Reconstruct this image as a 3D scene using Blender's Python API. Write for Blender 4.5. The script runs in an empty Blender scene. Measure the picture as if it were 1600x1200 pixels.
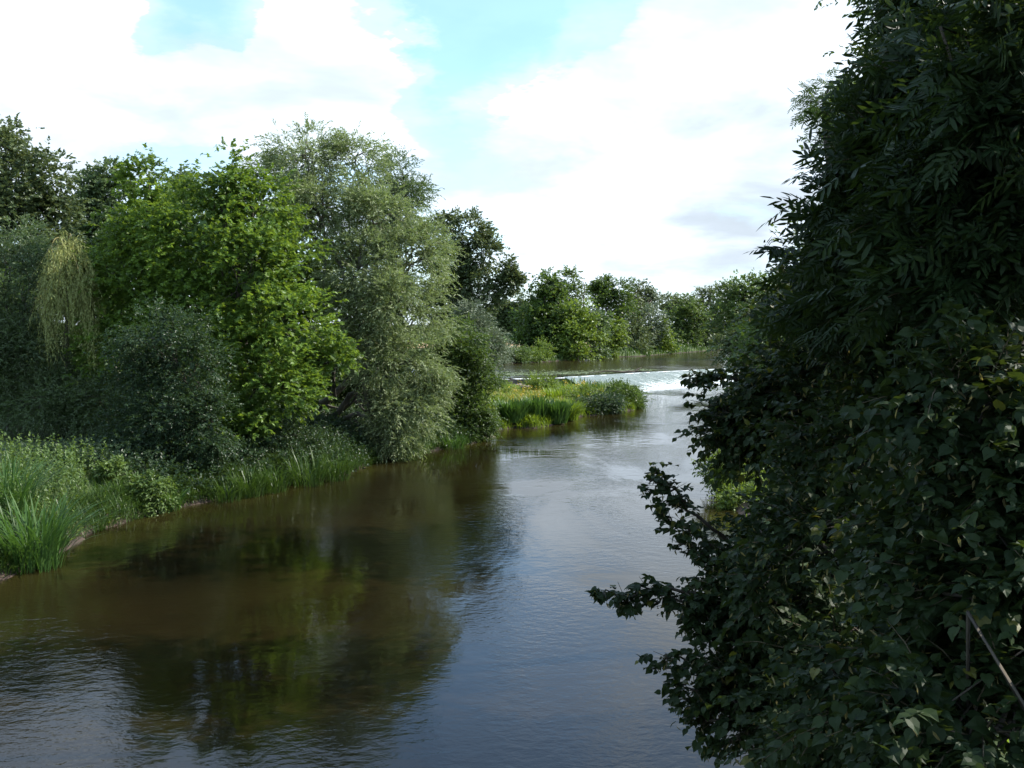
import bpy, math, numpy as np
from mathutils import Matrix
rng = np.random.default_rng(7)
sc = bpy.context.scene
C = sc.collection
R = math.radians

# ------------------------------------------------------------------ camera
CAMH = 6.5
PITCH = math.atan(95/1556.0)
F = 1556.0
cd = bpy.data.cameras.new('camera'); cam = bpy.data.objects.new('camera', cd); C.objects.link(cam)
cam.location = (0, 0, CAMH); cam.rotation_euler = (math.pi/2-PITCH, 0, 0)
cd.sensor_width = 36; cd.lens = 35.0; cd.clip_end = 4000; cd.clip_start = 0.05
sc.camera = cam

# ------------------------------------------------------------------ sun, sky, exposure
SUN_EL, SUN_AZ = R(41), R(78)          # azimuth clockwise from +Y (the view direction)
sd = (math.sin(SUN_AZ)*math.cos(SUN_EL), math.cos(SUN_AZ)*math.cos(SUN_EL), math.sin(SUN_EL))
sl = bpy.data.lights.new('sun', 'SUN'); sl.energy = 5.0; sl.angle = R(0.5); sl.color = (1, .95, .86)
so = bpy.data.objects.new('sun', sl); C.objects.link(so)
so.rotation_euler = (math.pi/2-SUN_EL, 0, math.pi-SUN_AZ)
sc.view_settings.view_transform = 'Standard'; sc.view_settings.look = 'None'
sc.view_settings.exposure = 0.8; sc.view_settings.gamma = 1; sc.view_settings.use_curve_mapping = False

def pdir(px, py):
    cp, sp = math.cos(PITCH), math.sin(PITCH)
    a, b = (px-800)/F, (600-py)/F
    v = np.array([a, cp+b*sp, -sp+b*cp]); return v/np.linalg.norm(v)

class NT:
    def __init__(s, tree): s.t = tree; s.n = tree.nodes; s.l = tree.links
    def new(s, typ, **kw):
        n = s.n.new(typ)
        for k, v in kw.items(): setattr(n, k, v)
        return n
    def put(s, sock, v):
        if isinstance(v, bpy.types.NodeSocket): s.l.new(v, sock)
        elif v is not None: sock.default_value = v
    def math(s, op, a, b=None, c=None, clamp=False):
        n = s.new('ShaderNodeMath', operation=op, use_clamp=clamp)
        s.put(n.inputs[0], a); s.put(n.inputs[1], b); s.put(n.inputs[2], c); return n.outputs[0]
    def vm(s, op, a, b=None):
        n = s.new('ShaderNodeVectorMath', operation=op); s.put(n.inputs[0], a); s.put(n.inputs[1], b)
        return n.outputs['Value'] if op == 'DOT_PRODUCT' else n.outputs[0]
    def noise(s, vec, scale, detail=4, rough=.5, dist=0, out=0):
        n = s.new('ShaderNodeTexNoise'); s.put(n.inputs['Vector'], vec)
        n.inputs['Scale'].default_value = scale; n.inputs['Detail'].default_value = detail
        n.inputs['Roughness'].default_value = rough; n.inputs['Distortion'].default_value = dist
        return n.outputs[out]
    def mr(s, v, a, b, c=0., d=1., smooth=False):
        n = s.new('ShaderNodeMapRange'); n.interpolation_type = 'SMOOTHSTEP' if smooth else 'LINEAR'
        s.put(n.inputs[0], v)
        for i, x in zip((1, 2, 3, 4), (a, b, c, d)): n.inputs[i].default_value = x
        return n.outputs[0]
    def mix(s, f, a, b):
        n = s.new('ShaderNodeMix', data_type='RGBA'); s.put(n.inputs[0], f)
        for i, x in ((6, a), (7, b)): s.put(n.inputs[i], x if isinstance(x, bpy.types.NodeSocket) else (*x, 1) if len(x) == 3 else x)
        return n.outputs[2]
    def mapping(s, vec, scale=(1, 1, 1), rot=(0, 0, 0), loc=(0, 0, 0)):
        n = s.new('ShaderNodeMapping'); s.put(n.inputs[0], vec)
        n.inputs['Scale'].default_value = scale; n.inputs['Rotation'].default_value = rot; n.inputs['Location'].default_value = loc
        return n.outputs[0]

w = bpy.data.worlds.new('World'); sc.world = w; w.use_nodes = True
t = NT(w.node_tree); t.n.clear()
out = t.new('ShaderNodeOutputWorld'); bg = t.new('ShaderNodeBackground'); bg.inputs[1].default_value = 0.059
sky = t.new('ShaderNodeTexSky', sky_type='NISHITA'); sky.sun_disc = False
sky.sun_elevation = SUN_EL; sky.sun_rotation = SUN_AZ; sky.air_density = 1.0; sky.dust_density = 0.6; sky.ozone_density = 1.5
geo = t.new('ShaderNodeTexCoord'); dv = geo.outputs['Generated']
sep = t.new('ShaderNodeSeparateXYZ'); t.l.new(dv, sep.inputs[0])
zc = t.math('ADD', t.math('MAXIMUM', sep.outputs[2], 0.0), 0.22)
cmb = t.new('ShaderNodeCombineXYZ')
t.put(cmb.inputs[0], t.math('DIVIDE', sep.outputs[0], zc)); t.put(cmb.inputs[1], t.math('DIVIDE', sep.outputs[1], zc))
cv = cmb.outputs[0]
n1 = t.noise(cv, 1.3, 9, .55, .25); n2 = t.noise(cv, 4.5, 6, .6, .3)
dens = t.math('ADD', t.math('MULTIPLY', n1, 1.0), t.math('MULTIPLY', n2, .22))
def blob(px, py, rpx, amp, d=None):
    """soft bank of cloud (or clear gap) round a sky direction"""
    global dens
    c = pdir(px, py) if d is None else d
    cr = math.cos(math.atan(rpx/F))
    m = t.mr(t.vm('DOT_PRODUCT', nv, tuple(c)), cr, 1.0, 0, amp, True)
    dens = t.math('ADD', dens, m)
nv = t.vm('NORMALIZE', t.vm('ADD', dv, t.vm('SCALE', t.vm('SUBTRACT', t.noise(cv, 3.0, 6, .6, 0, 1), (.5, .5, .5)))))
t.n[nv.node.name]
for nd in t.n:
    if nd.bl_idname == 'ShaderNodeVectorMath' and nd.operation == 'SCALE': nd.inputs['Scale'].default_value = 0.16
# banks of cumulus and the clear gaps between them
for b in ((120, 90, 230, .45), (20, 60, 200, .3), (270, 140, 110, .2), (470, 90, 200, .45), (600, 140, 120, .25),
          (900, 250, 300, .12), (1180, 60, 420, .42), (1000, 420, 260, .08), (500, 200, 200, .08),
          (300, 30, 120, -.5), (240, 10, 90, -.3), (360, 20, 90, -.3), (760, 60, 120, -.55), (690, 30, 90, -.4), (700, 130, 110, -.35), (250, 215, 130, -.2), (620, -60, 160, -.3),
          (1150, 290, 140, -.12), (850, -200, 330, -.42), (900, -20, 170, -.32), (1010, 90, 90, -.2), (830, -120, 70, .4), (960, -150, 80, .4), (1150, -500, 300, -.2), (500, -420, 250, -.15)):
    blob(*b)
dens = t.math('SUBTRACT', dens, t.mr(sep.outputs[2], .45, .75, 0, .34, True))
mask = t.mr(dens, .46, .80, 0, 1, True)
thin = t.mr(dens, .02, .60, .16, .5, True)
cmask = t.math('MAXIMUM', mask, thin)
# horizon veil
veil = t.mr(sep.outputs[2], 0.0, 0.28, .72, 0.0, True)
cmask = t.math('MAXIMUM', cmask, veil)
sdot = t.math('MAXIMUM', t.vm('DOT_PRODUCT', dv, tuple(sd)), 0.0)
glow = t.math('POWER', sdot, 5.0)
shade = t.mr(t.noise(cv, 2.1, 5, .55, .2), .34, .60, .68, 1.0, True)
greyc = t.mr(t.vm('DOT_PRODUCT', nv, tuple(pdir(1165, 290))), math.cos(math.atan(150/F)), 1.0, 1.0, .84, True)
bright = t.math('MULTIPLY', t.math('MULTIPLY', t.math('MULTIPLY_ADD', glow, 9.0, 13.8), shade), greyc)
cc = t.new('ShaderNodeCombineColor')
t.put(cc.inputs[0], t.math('MULTIPLY', bright, .87)); t.put(cc.inputs[1], t.math('MULTIPLY', bright, 1.0)); t.put(cc.inputs[2], t.math('MULTIPLY', bright, 1.14))
skyc = t.mix(1.0, sky.outputs[0], sky.outputs[0])
sm = t.new('ShaderNodeVectorMath', operation='MULTIPLY'); t.put(sm.inputs[0], sky.outputs[0]); sm.inputs[1].default_value = (2.25, 2.9, 3.2)
col = t.mix(cmask, sm.outputs[0], cc.outputs[0])
t.put(bg.inputs[0], col); t.l.new(bg.outputs[0], out.inputs[0])
t.n.remove(skyc.node)

# ------------------------------------------------------------------ helpers
def norm(v): return v/np.maximum(np.linalg.norm(v, axis=-1, keepdims=True), 1e-9)
def P(px, py, D):
    cp, sp = math.cos(PITCH), math.sin(PITCH)
    a, b = (px-800)/F*D, (600-py)/F*D
    return np.array([a, D*cp+b*sp, CAMH-D*sp+b*cp])
def W(px, py, z=0.):
    d = pdir(px, py); s = (z-CAMH)/d[2]; return np.array([0, 0, CAMH])+d*s

def meta(o, label=None, cat=None, group=None, kind=None):
    for k, v in (('label', label), ('category', cat), ('group', group), ('kind', kind)):
        if v: o[k] = v
    return o
def empty(name, loc, label, cat, group=None):
    o = bpy.data.objects.new(name, None); C.objects.link(o); o.location = loc; o.empty_display_size = .3
    return meta(o, label, cat, group)
def make_mesh(name, V, faces_arr, mat, tint=None, smooth=False):
    """faces_arr: list of int arrays (m,k) of faces with k corners"""
    me = bpy.data.meshes.new(name)
    V = np.ascontiguousarray(V, dtype=np.float32)
    me.vertices.add(len(V)); me.vertices.foreach_set('co', V.ravel())
    li = np.concatenate([f.ravel() for f in faces_arr]).astype(np.int32)
    cnt = np.concatenate([np.full(len(f), f.shape[1]) for f in faces_arr]).astype(np.int32)
    st = np.concatenate([[0], np.cumsum(cnt)[:-1]]).astype(np.int32)
    me.loops.add(len(li)); me.loops.foreach_set('vertex_index', li)
    me.polygons.add(len(cnt)); me.polygons.foreach_set('loop_start', st); me.polygons.foreach_set('loop_total', cnt)
    me.polygons.foreach_set('use_smooth', np.full(len(cnt), smooth))
    me.update(calc_edges=True)
    if tint is not None:
        a = me.attributes.new('tint', 'FLOAT', 'POINT'); a.data.foreach_set('value', np.ascontiguousarray(tint, dtype=np.float32))
    if mat: me.materials.append(mat)
    return me
def link(name, me, parent=None):
    o = bpy.data.objects.new(name, me); C.objects.link(o)
    if parent: o.parent = parent
    return o
class Tubes:
    def __init__(s): s.V = []; s.F = []; s.n = 0
    def add(s, pts, rad, k=7):
        pts = np.asarray(pts, float); m = len(pts); rad = np.broadcast_to(rad, (m,))
        tan = norm(np.gradient(pts, axis=0)); ref = np.where(np.abs(tan[:, 2:3]) < .9, [[0, 0, 1.]], [[1., 0, 0]])
        a = norm(np.cross(tan, ref)); b = np.cross(tan, a)
        th = np.arange(k)*2*math.pi/k
        ring = pts[:, None]+rad[:, None, None]*(a[:, None]*np.cos(th)[None, :, None]+b[:, None]*np.sin(th)[None, :, None])
        i = np.arange(m-1)[:, None]*k; j = np.arange(k)[None]
        q = np.stack([i+j, i+(j+1) % k, i+k+(j+1) % k, i+k+j], -1).reshape(-1, 4)+s.n
        s.V.append(ring.reshape(-1, 3)); s.F.append(q); s.n += m*k
    def build(s, name, mat, parent=None, base=(0, 0, 0)):
        if not s.V: return None
        return link(name, make_mesh(name, np.concatenate(s.V)-np.asarray(base), [np.concatenate(s.F)], mat, smooth=True), parent)
def curve(a, b, sag=0., n=7, wob=0.):
    t_ = np.linspace(0, 1, n)[:, None]; p = np.asarray(a)*(1-t_)+np.asarray(b)*t_
    p[:, 2:3] += sag*4*t_*(1-t_)
    if wob: p[1:-1] += rng.normal(0, wob, (n-2, 3))
    return p

# leaf templates: x along the leaf, y across, z up; unit length
def tmpl_diamond(w_, h=.06): return np.array([(0, 0, 0), (.42, -w_, h), (1, 0, 0), (.42, w_, h)]), [(0, 1, 2), (0, 2, 3)]
def tmpl_ovate(w_, h=.06): return np.array([(0, 0, 0), (.3, -w_, h), (.72, -.7*w_, h*.8), (1, 0, -.04), (.72, .7*w_, h*.8), (.3, w_, h)]), [(0, 1, 2, 3), (0, 3, 4, 5)]
def tmpl_heart(): return np.array([(.06, 0, 0), (-.02, -.22, .03), (.18, -.42, .08), (.5, -.42, .05), (.78, -.2, -.03), (1.05, 0, -.2), (.78, .2, -.01), (.5, .42, .09), (.18, .42, .08), (-.02, .22, .03), (.5, 0, .0)]), \
    [(0, 1, 2, 3, 10), (10, 3, 4, 5), (0, 10, 7, 8, 9), (10, 5, 6, 7)]
def tmpl_lobed(): return np.array([(0, 0, 0), (.02, -.36, .05), (.24, -.22, .05), (.62, -.5, .08), (.58, -.2, .04), (1, 0, -.06), (.58, .2, .04), (.62, .5, .08), (.24, .22, .05), (.02, .36, .05)]), \
    [(0, 1, 2), (0, 2, 3, 4), (0, 4, 5), (0, 5, 6), (0, 6, 7, 8), (0, 8, 9)]
def tmpl_pinnate(n=4, ll=.36, w_=.075):
    V = []; Fc = []
    for i in range(n+1):
        x = .12+.62*i/n
        for s in ((1, -1) if i < n else (0,)):
            ang = s*R(52); dx, dy = math.cos(ang), math.sin(ang); px, py = -dy, dx
            dz = -.22 if s else -.1
            b = len(V)
            for u, v, h in ((0, 0, 0), (.35, -w_/ll*.5, .02), (.7, -w_/ll*.42, .01), (1, 0, 0), (.7, w_/ll*.42, .01), (.35, w_/ll*.5, .02)):
                l_ = ll*(1.0 if 0 < i else .8)
                V.append((x+l_*(u*dx+v*px), l_*(u*dy+v*py), dz*u*l_+h))
            Fc += [(b, b+1, b+2, b+3), (b, b+3, b+4, b+5)]
    b = len(V); V += [(-.1, -.006, 0), (-.1, .006, 0), (.8, 0, -.02)]; Fc.append((b, b+2, b+1))
    return np.array(V), Fc
def tmpl_needleleaf(w_=.1): return np.array([(0, 0, 0), (.5, -w_, 0), (1, 0, -.05), (.5, w_, 0)]), [(0, 1, 2, 3)]

def frames(xd, nr):
    xd = norm(xd); nr = norm(nr-(nr*xd).sum(-1, keepdims=True)*xd); return xd, np.cross(nr, xd), nr
def leaf_geo(T, pos, xd, nr, size, tint):
    tv, tf = T; X, Y, Z = frames(xd, nr)
    V = pos[:, None]+size[:, None, None]*(tv[None, :, 0:1]*X[:, None]+tv[None, :, 1:2]*Y[:, None]+tv[None, :, 2:3]*Z[:, None])
    k = len(tv); off = np.arange(len(pos))*k; by = {}
    for f in tf: by.setdefault(len(f), []).append(f)
    Fs = [(np.array(fs)[None]+off[:, None, None]).reshape(-1, m) for m, fs in by.items()]
    return V.reshape(-1, 3), Fs, np.repeat(tint, k)
TRI = [0]
def leaf_obj(name, T, L, mat, parent=None, base=(0, 0, 0)):
    V, Fs, ti = leaf_geo(T, *L)
    TRI[0] += sum(len(f)*(f.shape[1]-2) for f in Fs)
    return link(name, make_mesh(name, V-np.asarray(base), Fs, mat, ti), parent)

def sprays(Pn, Dr, L, n, size, tint0, side=1., fwd=.7, rnd=.35, hang=.15, up=1., nrnd=.6, droop=.2, tvar=.35, svar=.25):
    """shoots: each carries n alternate leaves"""
    S = len(Pn); Dr = norm(Dr); L = np.broadcast_to(L, (S,))
    i = np.arange(n); tt = (i[None]+rng.uniform(.2, .9, (S, n)))/n
    pos = Pn[:, None]+Dr[:, None]*(L[:, None]*tt)[..., None]
    pos[..., 2] -= droop*L[:, None]*tt**2
    sv = np.cross(Dr, [0, 0, 1.]); sv = norm(sv+rng.normal(0, .25, sv.shape))
    sg = np.where(i % 2 == 0, 1., -1.)
    xd = Dr[:, None]*fwd+sv[:, None]*sg[None, :, None]*side*(1-.5*tt[..., None])+rng.normal(0, rnd, (S, n, 3))
    xd[..., 2] -= hang+droop*.8*tt
    nr = rng.normal(0, nrnd, (S, n, 3)); nr[..., 2] += up
    sz = size*rng.uniform(1-svar, 1+svar, (S, n))*(1-.25*tt)
    ti = np.clip(np.broadcast_to(tint0, (S,))[:, None]*(1-tvar)+rng.uniform(0, 1, (S, n))*tvar, 0, 1)
    return [pos.reshape(-1, 3), xd.reshape(-1, 3), nr.reshape(-1, 3), sz.ravel(), ti.ravel()]
def cat(Ls): return [np.concatenate([l[i] for l in Ls]) for i in range(5)]

# ------------------------------------------------------------------ materials
def leaf_mat(name, dark, light, back=None, trans=(.12, .2, .02), tr=.32, rough=.45, spec=.35):
    m = bpy.data.materials.new(name); m.use_nodes = True; t = NT(m.node_tree); t.n.clear()
    o = t.new('ShaderNodeOutputMaterial'); a = t.new('ShaderNodeAttribute', attribute_name='tint')
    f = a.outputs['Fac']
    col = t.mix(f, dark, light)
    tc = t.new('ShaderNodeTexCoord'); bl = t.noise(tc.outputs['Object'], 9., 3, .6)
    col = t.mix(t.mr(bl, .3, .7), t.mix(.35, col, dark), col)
    g = t.new('ShaderNodeNewGeometry')
    if back: col = t.mix(g.outputs['Backfacing'], col, back)
    p = t.new('ShaderNodeBsdfPrincipled'); t.put(p.inputs['Base Color'], col)
    p.inputs['Roughness'].default_value = rough; p.inputs['Specular IOR Level'].default_value = spec
    tl = t.new('ShaderNodeBsdfTranslucent'); t.put(tl.inputs[0], t.mix(f, [c*.7 for c in trans], trans))
    mx = t.new('ShaderNodeMixShader'); mx.inputs[0].default_value = tr
    t.l.new(p.outputs[0], mx.inputs[1]); t.l.new(tl.outputs[0], mx.inputs[2]); t.l.new(mx.outputs[0], o.inputs[0])
    return m
def simple_mat(name, c1, c2, scale=3, rough=.85, bump=.02, stretch=(1, 1, 1)):
    m = bpy.data.materials.new(name); m.use_nodes = True; t = NT(m.node_tree); p = t.n['Principled BSDF']
    tc = t.new('ShaderNodeTexCoord'); v = t.mapping(tc.outputs['Object'], stretch)
    n = t.noise(v, scale, 6, .6, .3); t.put(p.inputs['Base Color'], t.mix(t.mr(n, .35, .65), c1, c2)); p.inputs['Roughness'].default_value = rough
    b = t.new('ShaderNodeBump'); b.inputs['Distance'].default_value = bump; t.put(b.inputs['Height'], t.noise(v, scale*4, 5)); t.put(p.inputs['Normal'], b.outputs[0])
    return m
M = {}
M['bark'] = simple_mat('bark', (.03, .025, .018), (.075, .06, .042), 5, .9, .03, (1, 1, .25))
M['bark_grey'] = simple_mat('bark_grey', (.08, .075, .06), (.17, .15, .12), 5, .9, .03, (1, 1, .25))
M['twig'] = simple_mat('twig', (.05, .04, .02), (.09, .07, .035), 20, .8, .002)
M['sycamore'] = leaf_mat('sycamore_leaf', (.018, .050, .009), (.175, .28, .034), (.09, .15, .045), (.30, .44, .035), .33)
M['willow'] = leaf_mat('willow_leaf', (.065, .10, .03), (.29, .33, .15), (.31, .36, .2), (.26, .34, .08), .32, .45, .25)
M['weeping'] = leaf_mat('weeping_leaf', (.23, .27, .08), (.40, .42, .16), None, (.28, .28, .06), .35)
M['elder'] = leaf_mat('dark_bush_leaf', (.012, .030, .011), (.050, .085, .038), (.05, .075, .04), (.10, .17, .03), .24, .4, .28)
M['oak'] = leaf_mat('oak_leaf', (.045, .07, .028), (.13, .17, .07), None, (.16, .2, .05), .28)
M['poplar'] = leaf_mat('poplar_leaf', (.035, .065, .022), (.125, .175, .065), (.14, .18, .10), (.15, .23, .05), .32)
M['alder'] = leaf_mat('alder_leaf', (.024, .05, .012), (.085, .14, .024), None, (.16, .25, .03), .32)
M['far_green'] = leaf_mat('far_tree_leaf', (.035, .065, .02), (.125, .18, .042), None, (.19, .28, .045), .33)
M['bright'] = leaf_mat('bright_leaf', (.065, .11, .018), (.16, .225, .038), None, (.26, .36, .035), .35)
M['silver'] = leaf_mat('silver_leaf', (.11, .14, .085), (.24, .28, .18), None, (.15, .2, .08), .25)
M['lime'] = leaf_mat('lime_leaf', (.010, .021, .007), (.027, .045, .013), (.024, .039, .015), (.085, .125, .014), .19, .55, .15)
M['lime_yellow'] = leaf_mat('yellowing_lime_leaf', (.07, .085, .014), (.15, .14, .025), None, (.2, .2, .02), .35)
M['bract'] = leaf_mat('lime_bract', (.15, .13, .06), (.3, .25, .1), None, (.3, .25, .06), .4)
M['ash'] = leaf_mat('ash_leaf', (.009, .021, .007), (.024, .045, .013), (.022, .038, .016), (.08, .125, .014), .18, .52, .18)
M['nettle'] = leaf_mat('nettle_leaf', (.06, .11, .03), (.15, .21, .06), None, (.22, .32, .045), .33)
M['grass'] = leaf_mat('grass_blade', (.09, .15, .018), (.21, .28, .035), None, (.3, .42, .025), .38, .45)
M['shaded_grass'] = leaf_mat('shaded_grass_blade', (.03, .065, .012), (.075, .125, .022), None, (.1, .18, .02), .3, .45)  # darker copy of the grass, with the shade under trees put into its colour
M['grass_dry'] = leaf_mat('dry_grass', (.2, .21, .035), (.36, .32, .08), None, (.38, .36, .06), .35)
M['sedge'] = leaf_mat('sedge_blade', (.03, .075, .016), (.08, .15, .035), None, (.12, .24, .03), .3, .45, .3)
M['ragwort'] = leaf_mat('ragwort_flower', (.45, .3, .02), (.6, .42, .03), None, (.5, .35, .02), .3)
M['weed'] = leaf_mat('pond_weed', (.12, .16, .06), (.26, .3, .13), None, (.2, .25, .05), .1)

# ground: soil under the plants, green where turf covers it
def ground_mat():
    m = bpy.data.materials.new('ground_soil'); m.use_nodes = True; t = NT(m.node_tree); p = t.n['Principled BSDF']
    tc = t.new('ShaderNodeTexCoord'); v = tc.outputs['Object']; a = t.new('ShaderNodeAttribute', attribute_name='tint')
    soil = t.mix(t.mr(t.noise(v, 1.7, 8, .65), .35, .68), (.028, .02, .014), (.085, .055, .04))
    turf = t.mix(t.mr(t.noise(v, .6, 8, .7), .35, .65), (.035, .06, .014), (.09, .12, .03))
    f = t.mr(t.math('ADD', a.outputs['Fac'], t.math('MULTIPLY', t.math('SUBTRACT', t.noise(v, 2.2, 4), .5), .7)), .35, .6)
    t.put(p.inputs['Base Color'], t.mix(f, soil, turf)); p.inputs['Roughness'].default_value = .95
    b = t.new('ShaderNodeBump'); b.inputs['Distance'].default_value = .12; t.put(b.inputs['Height'], t.noise(v, 5, 7, .65)); t.put(p.inputs['Normal'], b.outputs[0])
    return m
M['ground'] = ground_mat()

def water_mat(name, base1, base2, amp=1.0, rough=.03):
    m = bpy.data.materials.new(name); m.use_nodes = True; t = NT(m.node_tree); p = t.n['Principled BSDF']
    tc = t.new('ShaderNodeTexCoord'); v = tc.outputs['Object']; a = t.new('ShaderNodeAttribute', attribute_name='tint')
    murk = t.noise(v, .16, 5, .6, .4)
    c = t.mix(t.mr(murk, .38, .62), base1, base2)
    f = t.math('MULTIPLY', a.outputs['Fac'], t.mr(t.noise(v, .35, 4, .6), .3, .6))
    c = t.mix(f, c, (.034, .030, .008))
    t.put(p.inputs['Base Color'], c); p.inputs['Roughness'].default_value = rough; p.inputs['IOR'].default_value = 1.333
    # ripples: small wind ripples in drifting patches over a slow swell of the current
    v1 = t.mapping(v, (1.0, 1.45, 1), (0, 0, R(-24)))
    r1 = t.noise(v1, 3.2, 3, .5, .35); r2 = t.noise(t.mapping(v, (1, 1.3, 1), (0, 0, R(18))), 8.5, 3, .55, .2)
    sw = t.noise(v1, .8, 3, .5, .5)
    patch = t.mr(t.noise(t.mapping(v, (1, .55, 1), (0, 0, R(12))), .17, 4, .6, .6), .40, .60, .22, 1.8, True)
    sy = t.new('ShaderNodeSeparateXYZ'); t.put(sy.inputs[0], v); churn = t.mr(sy.outputs[1], 14, 70, .5, 1.15)     # rougher towards the weir
    h = t.math('ADD', t.math('MULTIPLY', t.math('ADD', t.math('MULTIPLY', r1, .0095*amp), t.math('MULTIPLY', r2, .004*amp)), patch), t.math('MULTIPLY', sw, .010*amp))
    h = t.math('MULTIPLY', h, churn)
    b = t.new('ShaderNodeBump'); b.inputs['Distance'].default_value = 1.0; b.inputs['Strength'].default_value = 1.0
    t.put(b.inputs['Height'], h); t.put(p.inputs['Normal'], b.outputs[0])
    return m
M['water'] = water_mat('river_water', (.0070, .0050, .0020), (.0125, .0088, .0032))
M['water_up'] = water_mat('pool_water', (.022, .018, .007), (.030, .025, .009), 1.2, .12)

# ------------------------------------------------------------------ terrain
def xy(p): return (float(p[0]), float(p[1]))
CREST = np.array([(-9, 91.0), (-2, 95.9), (6.1, 98.9), (13.6, 107.0), (18.2, 111.0), (28, 119.5), (36, 126.0)])
FOOT = [(12.0, 94.6), (17.9, 102), (23, 107), (33, 115.5), (40, 122)]
LP = [(-40, -60), (-19, -40), (-16.5, 0), (-15, 15)]+[xy(W(*p)) for p in ((0, 905), (90, 862), (150, 830), (260, 797), (400, 767), (540, 742), (600, 716), (690, 702), (750, 690),
      (757, 676), (800, 669), (840, 669), (862, 664), (893, 657), (903, 651), (940, 648), (990, 641), (1003, 630))]+[(11.4, 90)]+FOOT[:4]+[(34, 112), (25, 100), (19, 80), (14.5, 62), (10.5, 50), (8.2, 41), (7.9, 34), (6.6, 26), (5.2, 16), (4.4, 8), (4.2, 0), (4.5, -20), (12, -60)]
LP = np.array(LP)
UPB = [xy(W(*p, 1.2)) for p in ((765, 569), (850, 566), (930, 559), (1000, 557), (1060, 552), (1125, 547))]
UP = np.array([tuple(c) for c in CREST]+[(42, 140), (56, 165), (75, 190), (110, 220), (160, 260), (150, 290), (95, 245), (62, 214)]+UPB[::-1]+[(-14, 127), (-17, 108)])
def sdist(px, py, poly):
    """signed distance, positive outside"""
    n = len(poly); d2 = np.full(px.shape, 1e18); ins = np.zeros(px.shape, bool)
    for i in range(n):
        a = poly[i]; b = poly[(i+1) % n]; e = b-a
        tt = np.clip(((px-a[0])*e[0]+(py-a[1])*e[1])/(e@e), 0, 1)
        d2 = np.minimum(d2, (px-a[0]-tt*e[0])**2+(py-a[1]-tt*e[1])**2)
        if a[1] != b[1]:
            c = ((a[1] > py) != (b[1] > py)) & (px < e[0]*(py-a[1])/(b[1]-a[1])+a[0]); ins ^= c
    d = np.sqrt(d2); return np.where(ins, -d, d)
AP = np.array([tuple(c) for c in CREST[2:]]+[(41.5, 121), (33.5, 114.3), (23.4, 106), (18.6, 101.3), (12.6, 93.2), (10.6, 92.6)])
def wob(x, y): return .5*np.sin(x*1.7+y*.9)+.3*np.sin(x*.6-y*2.3+1)+.35*np.sin(y*.35+x*.2)+.2*np.sin(x*4.1+y*3.3)
def height(x, y):
    x = np.asarray(x, float); y = np.asarray(y, float)
    d1 = sdist(x, y, LP)+.12*wob(x*2, y*2); d2 = sdist(x, y, UP)
    spit = np.clip((x+3.5)/2, 0, 1)*np.clip((y-57)/3, 0, 1)*np.clip((20-x)/2, 0, 1)*(y < 112)
    far = np.clip((y-90)/20, 0, 1)
    top = 1.35*(1-spit)+.55*spit; top = top*(1-far*(1-spit))+(2.0+.0*x)*far*(1-spit)
    lp = np.clip(.06+d1*.75, 0, None); hl = top*(1-np.exp(-lp/top*1.2))+.08*wob(x, y)*np.clip(d1, 0, 1)
    hu = 1.2+np.clip(.05+d2*.6, 0, None); hu = 1.2+(1-np.exp(-(hu-1.2)))*.9
    wu = np.clip(1-(d2-0)/6, 0, 1)*(1-spit)*(y > 88)
    h = np.where(y > 88, np.minimum(hl, 1.22+.28*np.clip(d2, 0, None)), hl)
    h = np.where(d1 < 0, np.maximum(d1*.5, -1.0), h)
    h = np.where(d2 < 0, 1.2+np.maximum(d2*.5, -.9), h)
    # under the weir apron the bed stays low
    if (np.max(y) > 90): h = np.where(sdist(x, y, AP) < .3, np.minimum(h, -.45), h)
    return h, d1, d2
def axis(lo, hi, c0, c1, st, grow=1.14):
    a = list(np.arange(c0, c1+st/2, st)); s = st
    while a[-1] < hi: s *= grow; a.append(a[-1]+s)
    s = st
    while a[0] > lo: s *= grow; a.insert(0, a[0]-s)
    return np.array(a)
def grid_mesh(name, xs, ys, Z, mat, tint=None, smooth=True):
    X, Y = np.meshgrid(xs, ys); V = np.stack([X, Y, Z], -1).reshape(-1, 3); nx, ny = len(xs), len(ys)
    i = np.arange(ny-1)[:, None]*nx+np.arange(nx-1)[None]; q = np.stack([i, i+1, i+nx+1, i+nx], -1).reshape(-1, 4)
    return make_mesh(name, V, [q], mat, None if tint is None else tint.ravel(), smooth)
gx = axis(-1500, 1500, -32, 46, .38); gy = axis(-300, 2500, 6, 200, .5)
GX, GY = np.meshgrid(gx, gy); GZ, D1, D2 = height(GX, GY)
turf = np.clip((np.minimum(D1, np.where(GY > 95, D2, 99))-.05)/.7, 0, 1)
g = link('ground', grid_mesh('ground', gx, gy, GZ, M['ground'], turf)); g['kind'] = 'structure'
TRI[0] += len(gx)*len(gy)*2
def gz(x, y): return float(height(np.array([x]), np.array([y]))[0][0])
def gzv(x, y): return height(x, y)[0]

wx = np.arange(-40, 48, .8); wy = np.arange(-55, 124, .8); WX, WY = np.meshgrid(wx, wy)
dd = -sdist(WX, WY, LP); lf = np.clip(1-dd/2.6, 0, 1)*np.clip((WY-18)/10, 0, 1)
wo = link('river', grid_mesh('river', wx, wy, np.zeros_like(WX), M['water'], lf)); wo['kind'] = 'structure'
uw = UP.copy(); cen = np.array([20, 150.])
for i in range(len(CREST), len(uw)): uw[i] = uw[i]+(uw[i]-cen)/np.linalg.norm(uw[i]-cen)*4
V = np.c_[uw, np.full(len(uw), 1.2)]
o = link('river_upper_pool', make_mesh('river_upper_pool', V, [np.arange(len(uw))[None]], M['water_up'])); o['kind'] = 'structure'; o.name = 'river'

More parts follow.
